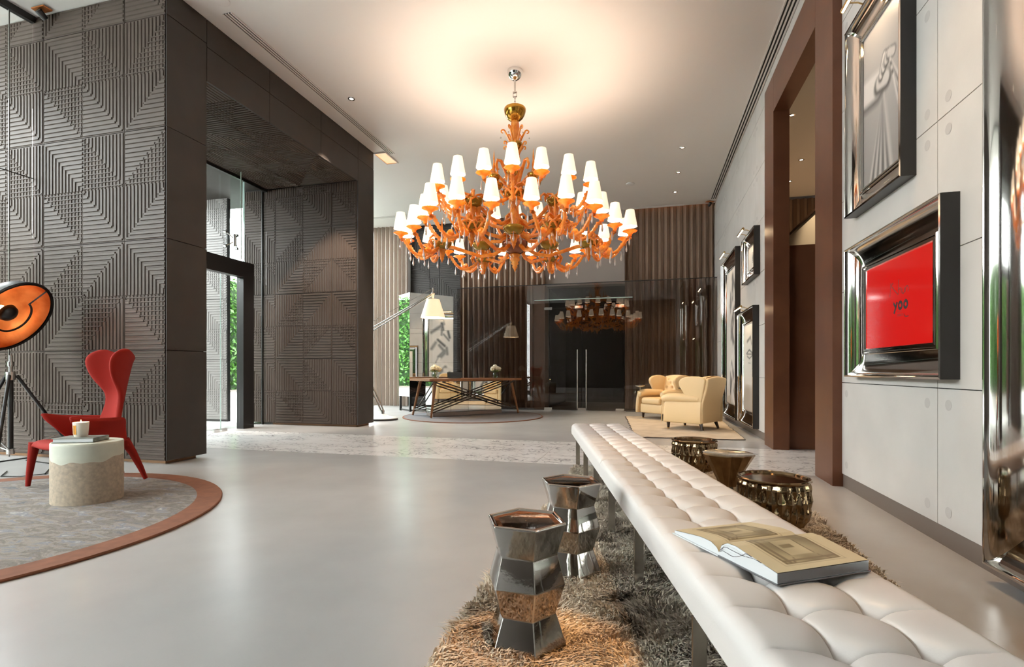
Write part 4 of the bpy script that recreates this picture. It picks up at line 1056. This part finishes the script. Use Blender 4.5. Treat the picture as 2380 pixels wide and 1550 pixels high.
# red screen ------------------------------------------------------------------
tv = frame('framed_screen', 'chrome-framed glowing red screen with black lettering on the concrete wall', 'screen', 3.56, 5.07, 1.03, 2.13, .235, .10, None)
cyT, z0T = (3.56+5.07)/2, 1.03
part('screen', MB().box(-.020, -.014, 3.80-cyT, 4.83-cyT, .225, .875), 'screen_red', tv)
def stroke(pts, w, m='text_black', n=1):
    P2 = [(y-cyT, z-z0T) for y, z in pts]; mb = MB()
    mb.tube([(-.0205, y, z) for y, z in P2], w, 6)
    for q in mb.v: pass
    mb.v = [(-.0203-.0008*(1 if (v[0] < -.0205) else 0), v[1], v[2]) for v in mb.v]
    part('lettering', mb, m, tv)
for pts in ([(4.385, 1.731), (4.389, 1.688), (4.399, 1.627)], [(4.349, 1.726), (4.378, 1.710), (4.370, 1.699), (4.272, 1.629)],
            [(4.265, 1.736), (4.265, 1.682), (4.262, 1.631)], [(4.262, 1.660), (4.248, 1.674), (4.234, 1.672), (4.228, 1.657), (4.228, 1.632)],
            [(4.215, 1.665), (4.211, 1.636), (4.203, 1.628), (4.192, 1.627), (4.175, 1.640), (4.172, 1.667)],
            [(4.169, 1.630), (4.162, 1.663), (4.143, 1.674), (4.128, 1.668), (4.124, 1.655), (4.127, 1.630)]):
    stroke(pts, .0035, 'text_brown')
stroke([(4.342, 1.577), (4.307, 1.540)], .011); stroke([(4.286, 1.577), (4.307, 1.540), (4.335, 1.498)], .011)
for cy_ in (4.238, 4.160):
    stroke([(cy_+.025*math.cos(a), 1.548+.024*math.sin(a)) for a in [2*PI*k/20 for k in range(21)]], .0105)
def tiny_text(s, y, z, size, m):
    c = bpy.data.curves.new('lettering', 'FONT'); c.body = s; c.size = size; c.materials.append(MATS[m])
    tmp = bpy.data.objects.new('lettering', c); me = bpy.data.meshes.new_from_object(tmp); bpy.data.objects.remove(tmp)
    o = bpy.data.objects.new('lettering', me); COL.objects.link(o); o.parent = tv
    o.location = (-.0212, y-cyT, z-z0T); o.rotation_euler = (PI/2, 0, -PI/2)
tiny_text('INSPIRED BY', 4.290, 1.500, .013, 'text_brown')
tiny_text('STARCK', 4.290, 1.470, .026, 'text_black')
stroke([(4.185, 1.482), (4.175, 1.465), (4.150, 1.460), (4.118, 1.461)], .003)

# ================================================================ RECEPTION
ea = Vector((.647, .764, 0)).normalized(); eb = Vector((-ea.y, ea.x, 0)); RZ = math.atan2(ea.y, ea.x)
# mirrored cabinet
T = thing('mirrored_cabinet', 'tall mirror-clad cabinet on black legs behind the reception desk', 'cabinet', (-6.03, 12.45, 0), RZ)
part('carcass', MB().box(.006, 1.294, .006, .694, .41, 3.14), 'black_metal', T)
for z0, z1 in ((.40, 1.302), (1.306, 2.198), (2.202, 3.15)):
    for x0, x1 in ((0, .648), (.652, 1.30)):
        part('mirror_panel', MB().box(x0, x1, -.004, .006, z0, z1), 'mirror', T)
    part('mirror_panel', MB().box(-.004, .006, .0, .70, z0, z1), 'mirror_green', T)
    part('mirror_panel', MB().box(1.294, 1.304, .0, .70, z0, z1), 'mirror_green', T)
part('mirror_panel', MB().box(0, 1.3, 0, .7, 3.15, 3.156), 'mirror_green', T)
for x, y in ((.03, .03), (1.27, .03), (.03, .67), (1.27, .67)): part('leg', MB().box(x-.025, x+.025, y-.025, y+.025, 0, .41), 'black_metal', T)
part('base_rail', MB().box(.05, 1.25, .02, .04, .02, .05).box(.02, .04, .05, .65, .02, .05), 'black_metal', T)
# desk
DO = Vector((-4.66, 10.70, .024))
T = thing('reception_desk', 'walnut reception desk with splayed legs and crossed struts on the round grey rug', 'desk', tuple(DO), RZ)
DL, DW, DH = 2.42, .98, .875
part('desk_top', MB().poly([(-.06, -.05, DH-.05), (.16, -.10, DH-.05), (DL-.16, -.10, DH-.05), (DL+.06, -.05, DH-.05), (DL+.06, DW+.05, DH-.05), (-.06, DW+.05, DH-.05)], (0, 0, .05)), 'walnut', T)
for x, y, sx, sy in ((0, 0, -1, -1), (DL, 0, 1, -1), (0, DW, -1, 1), (DL, DW, 1, 1)):
    part('leg', MB().tube([(x-sx*.16, y-sy*.10, DH-.05), (x, y, 0)], [.042, .024], 8), 'walnut', T, 40)
for y in (.03, DW-.03):
    for a, b in (((.10, y, DH-.07), (DL-.02, y, .10)), ((.30, y, DH-.07), (DL-.03, y, .16)), ((DL-.10, y, DH-.07), (.02, y, .10)), ((DL-.30, y, DH-.07), (.03, y, .16))):
        part('strut', MB().bar(a, b, .026), 'dark_wood', T)
for x in (.02, DL-.02): part('strut', MB().bar((x, .0, .14), (x, DW, .14), .022), 'dark_wood', T)
for x in (.12, DL-.12): part('strut', MB().bar((x, .1, DH-.06), (x+(.0), DW, .16), .022), 'dark_wood', T)
T = thing('mirror_plinth', 'low mirrored console standing under the reception desk', 'cabinet', tuple(DO+ea*.18+eb*.30), RZ)
part('body', MB().box(.004, 1.916, .004, .34, .07, .80), 'black_metal', T)
for x0, x1 in ((0, .478), (.482, .958), (.962, 1.438), (1.442, 1.92)): part('mirror_panel', MB().box(x0, x1, -.006, .004, .09, .80), 'mirror', T)
part('mirror_panel', MB().box(-.006, .004, 0, .34, .09, .80), 'mirror', T)
part('kick_board', MB().box(.0, 1.92, -.03, .30, 0, .08), 'greige_paint', T)
# laptop
lp = DO+ea*.86+eb*.42
T = thing('monitor', 'black low monitor lying back on the reception desk', 'monitor', (lp.x, lp.y, DO.z+DH+.001), RZ)
part('base', MB().box(-.12, .12, -.06, .14, 0, .015), 'black_plastic', T)
part('display', MB().box(-.20, .20, .02, .035, .015, .155, Matrix.Rotation(-.15, 4, 'X')), 'black_plastic', T)
def bouquet(p, label, seed):
    T = thing('flower_vase', label, 'vase', p)
    part('vase', MB().lathe([(.0, .002), (.055, .0), (.075, .02), (.085, .07), (.07, .12), (.05, .15), (.062, .175), (.058, .175), (.046, .15), (.066, .12), (.08, .07), (.07, .025), (0, .012)], 28), 'vase_glass', T, 50)
    rng = random.Random(seed)
    for i in range(7):
        a = i*2*PI/7; part('stem', MB().tube([(.03*math.cos(a), .03*math.sin(a), .015), (.0, .0, .12), (.05*math.cos(a+2), .05*math.sin(a+2), .22)], .004, 6), 'leaf_green', T, True)
    for i in range(9):
        a = i*2.4; r = .105*math.sqrt(i/9); z = .27-.6*r*r/.1+.02*rng.random()
        mb = MB(); c = Vector((r*math.cos(a), r*math.sin(a), z))
        for k in range(26):
            d = Vector((rng.gauss(0, 1), rng.gauss(0, 1), rng.gauss(.2, 1))).normalized()
            mb.ball(tuple(c+d*.045), .017, 6, 4, (1, 1, .8))
        mb.ball(tuple(c), .045, 8, 6)
        part('flower_head', mb, 'white_flower', T, True)
    for i in range(6):
        a = i*PI/3+.3; c, s = math.cos(a), math.sin(a)
        part('leaf', MB().add([(.04*c, .04*s, .20), (.10*c-.03*s, .10*s+.03*c, .185), (.165*c, .165*s, .15), (.10*c+.03*s, .10*s-.03*c, .185)], [(0, 1, 2, 3)]), 'leaf_green', T)
    return T
p = DO+ea*.36+eb*.50; bouquet((p.x, p.y, DO.z+DH+.001), 'glass vase of cream flowers beside the black monitor on the desk', 1)
p = DO+ea*2.02+eb*.45; bouquet((p.x, p.y, DO.z+DH+.001), 'glass vase of cream flowers alone near the desk end by the glass doors', 2)
# giant arm lamp
T = thing('arm_floor_lamp', 'giant adjustable arm floor lamp with a white shade and round base by the desk', 'lamp', (-5.62, 10.27, 0))
part('base', MB().lathe([(.0, .13), (.06, .125), (.16, .085), (.30, .055), (.32, .045), (.32, .0)], 48), 'white_metal', T, 30)
part('base_rim', MB().lathe([(.320, .0), (.330, .002), (.330, .03), (.320, .035)], 48, caps=False), 'black_metal', T, 30)
part('pivot', MB().lathe([(.03, .12), (.035, .20), (.02, .23)], 14), 'steel', T, 40)
el = Vector((-.78, -.05, 1.72)); hd = Vector((1.06, .31, 2.79))
for dx in (-.05, .05): part('lower_arm', MB().tube([(dx*.6, 0, .18), tuple(el+Vector((dx, 0, 0)))], .016, 10), 'steel', T, 40)
part('elbow', MB().tube([tuple(el-Vector((0, .05, 0))), tuple(el+Vector((0, .05, 0)))], .05, 14), 'steel', T, 40)
for dz in (-.045, .045): part('upper_arm', MB().tube([tuple(el+Vector((0, 0, dz))), tuple(hd+Vector((0, 0, dz*.3)))], .014, 10), 'steel', T, 40)
part('tension_wire', MB().tube([tuple(el+Vector((-.1, 0, .16))), tuple(hd+Vector((0, 0, .12)))], .005, 6), 'steel', T)
part('head_joint', MB().lathe([(.02, -.10), (.03, -.02), (.045, 0), (.03, .03), (.012, .05), (.012, .13), (0, .14)], 14, tuple(hd)), 'white_metal', T, 40)
part('lamp_shade', MB().lathe([(.270, 0), (.145, .40), (.141, .40), (.266, 0)], 48, (hd.x, hd.y, hd.z-.53), caps=False), 'shade_fabric', T, 60)
part('shade_hub', MB().tube([(hd.x, hd.y, hd.z-.10), (hd.x, hd.y, hd.z-.20)], .012, 8), 'steel', T)
part('bulb', MB().ball((hd.x, hd.y, hd.z-.27), .045, 12, 8), 'bulb', T, True)
lamp('arm_lamp_light', 'POINT', (hd.x, hd.y, hd.z-.34), 40, (1, .70, .40), T, shadow_soft_size=.05)

# ================================================================ ARMCHAIRS
def armchair(loc, facing, label, tray):
    T = thing('wingback_armchair', label, 'armchair', loc, math.atan2(facing[1], facing[0])+PI/2, 'cream wingback armchairs')
    # local: front -Y; w .80 d .86 h .96
    body = part('base', MB().box(-.36, .36, -.36, .34, .125, .33), 'cream_leather', T); bevel(body, .03, 3); body.data.polygons.foreach_set('use_smooth', [True]*6)
    # side/arm outer panels curving in to the front
    for s in (-1, 1):
        pr = [(-.40, .0), (-.36, .0), (.0, .0), (.34, .0)]
        def side(u, v, s=s):
            y = lerp(-.385, .36, u); z = lerp(.125, .60, v)
            flare = .385+.02*math.sin(PI*v)-.045*sstep(.25, 0, u)*(1-v)*0-.03*v
            return (s*(flare), y+(.035*v*sstep(.4, 0, u)), z)
        o = part('side_panel', MB().grid(side, 9, 6), 'cream_leather', T, True); solid(o, .10, s*1.0 if False else (-1 if s > 0 else 1)); bevel(o, .02, 2)
        pts = [(s*.335, -.40, .545), (s*.34, -.30, .572), (s*.342, -.15, .580), (s*.340, .02, .575), (s*.33, .18, .57), (s*.32, .30, .56)]
        o = part('armrest', MB().tube(pts, [.066, .078, .080, .078, .074, .07], 18), 'cream_leather', T, 60)
        part('arm_scroll', MB().lathe([(.0, -.012), (.05, -.008), (.063, .004), (.066, .02)], 20, (s*.335, -.402, .545), Matrix.Rotation(-PI/2, 3, 'X')), 'cream_leather', T, 60)
        part('front_piping', MB().tube([(s*.36, -.405, .50), (s*.375, -.41, .40), (s*.392, -.405, .28), (s*.385, -.40, .13)], .010, 6), 'cream_leather', T, True)
        # wing
        out = [(.36, .50), (.445, .90), (.40, .945), (.30, .965), (.17, .968), (.05, .955), (-.035, .915), (-.07, .86), (-.06, .79), (.0, .70), (.05, .60), (.09, .52)]
        th = .075
        mb = MB(); n = len(out)
        for t_, sh in ((0, 1.0), (1, 1.0)):
            for y, z in out: mb.v.append((s*(.395-(t_*th)-.02*sstep(.9, .5, z)), y, z))
        cc = [sum(p[0] for p in out)/n, sum(p[1] for p in out)/n]
        mb.f += [tuple(range(n)), tuple(range(2*n-1, n-1, -1))]+[(i, n+i, n+(i+1) % n, (i+1) % n) for i in range(n)]
        o = part('wing', mb, 'cream_leather', T); bevel(o, .026, 4, 40); o.data.polygons.foreach_set('use_smooth', [True]*len(o.data.polygons))
    # back shell leaning backwards, gently crowned
    def bk(u, v):
        s = u*2-1; z = lerp(.14, .93, v)+.035*(1-s*s)*v; y = .32+.11*sstep(.3, 1, v)+.02*(1-s*s)
        return (s*.36, y, z)
    o = part('back_shell', MB().grid(bk, 9, 8), 'cream_leather', T, True); solid(o, .055, 1); bevel(o, .018, 3)
    NB = [(-.16, .86), (0, .86), (.16, .86), (-.08, .765), (.08, .765), (-.16, .67), (0, .67), (.16, .67)]
    def cush(u, v):
        s = u*2-1; z = lerp(.46, .945, v); x = s*.315; e = min(1-abs(s), v*1.6, (1-v)*1.8)
        bulge = .085*sstep(0, .42, e)
        y = .33+.09*sstep(.3, 1, v)-bulge
        for bx_, bz in NB: y += .035*math.exp(-((x-bx_)**2+(z-bz)**2)/.0011)+.008*math.exp(-((x-bx_)**2+(z-bz)**2)/.006)
        return (x, y, z+.03*(1-s*s)*v)
    part('back_cushion', MB().grid(cush, 41, 41), 'cream_leather', T, True)
    for bx_, bz in NB:
        v = (bz-.46)/.485; part('button', MB().ball((bx_, .33+.09*sstep(.3, 1, v)-.056, bz+.02), .011, 8, 5), 'cream_leather', T, True)
    o = part('seat_cushion', MB().box(-.275, .275, -.42, .26, .33, .47), 'cream_leather', T); bevel(o, .05, 4); o.data.polygons.foreach_set('use_smooth', [True]*6)
    for x, y, dx, dy in ((-.31, -.31, 0, 0), (.31, -.31, 0, 0), (-.29, .31, -.02, .04), (.29, .31, .02, .04)):
        lg = part('leg', MB().tube([(x, y, .13), (x+dx, y+dy, .012)], [.034, .020], 10), 'dark_wood', T, 40)
        if y < 0: part('caster_cap', MB().lathe([(.0, 0), (.02, .002), (.022, .02), (.018, .024)], 10, (x+dx, y+dy, 0)), 'brass', lg)
    part('maker_tag', MB().lathe([(0, 0), (.016, 0), (.016, .004), (0, .004)], 12, (.26, .375, .17), Matrix.Rotation(-PI/2, 3, 'X')), 'copper', T)
    sx, m = tray
    tr = part('swivel_tray', MB().lathe([(.0, 0), (.06, .004), (.11, .026), (.115, .034), (.11, .034), (.06, .014), (0, .010)], 28, (sx*.36, -.36, .70)), m, T, 50)
    part('tray_stem', MB().tube([(sx*.36, -.36, .70), (sx*.36, -.36, .60)], .008, 8), 'chrome', tr)
    return T
armchair((.84, 10.04, .016), (-.85, .53), 'cream leather wingback armchair with its back turned, beside the low lips sketch', (-1 if True else 1, 'dark_wood'))
armchair((.39, 12.0, .016), (-.7, -.71), 'cream leather wingback armchair facing the bench with its tufted back showing', (-1, 'chrome'))
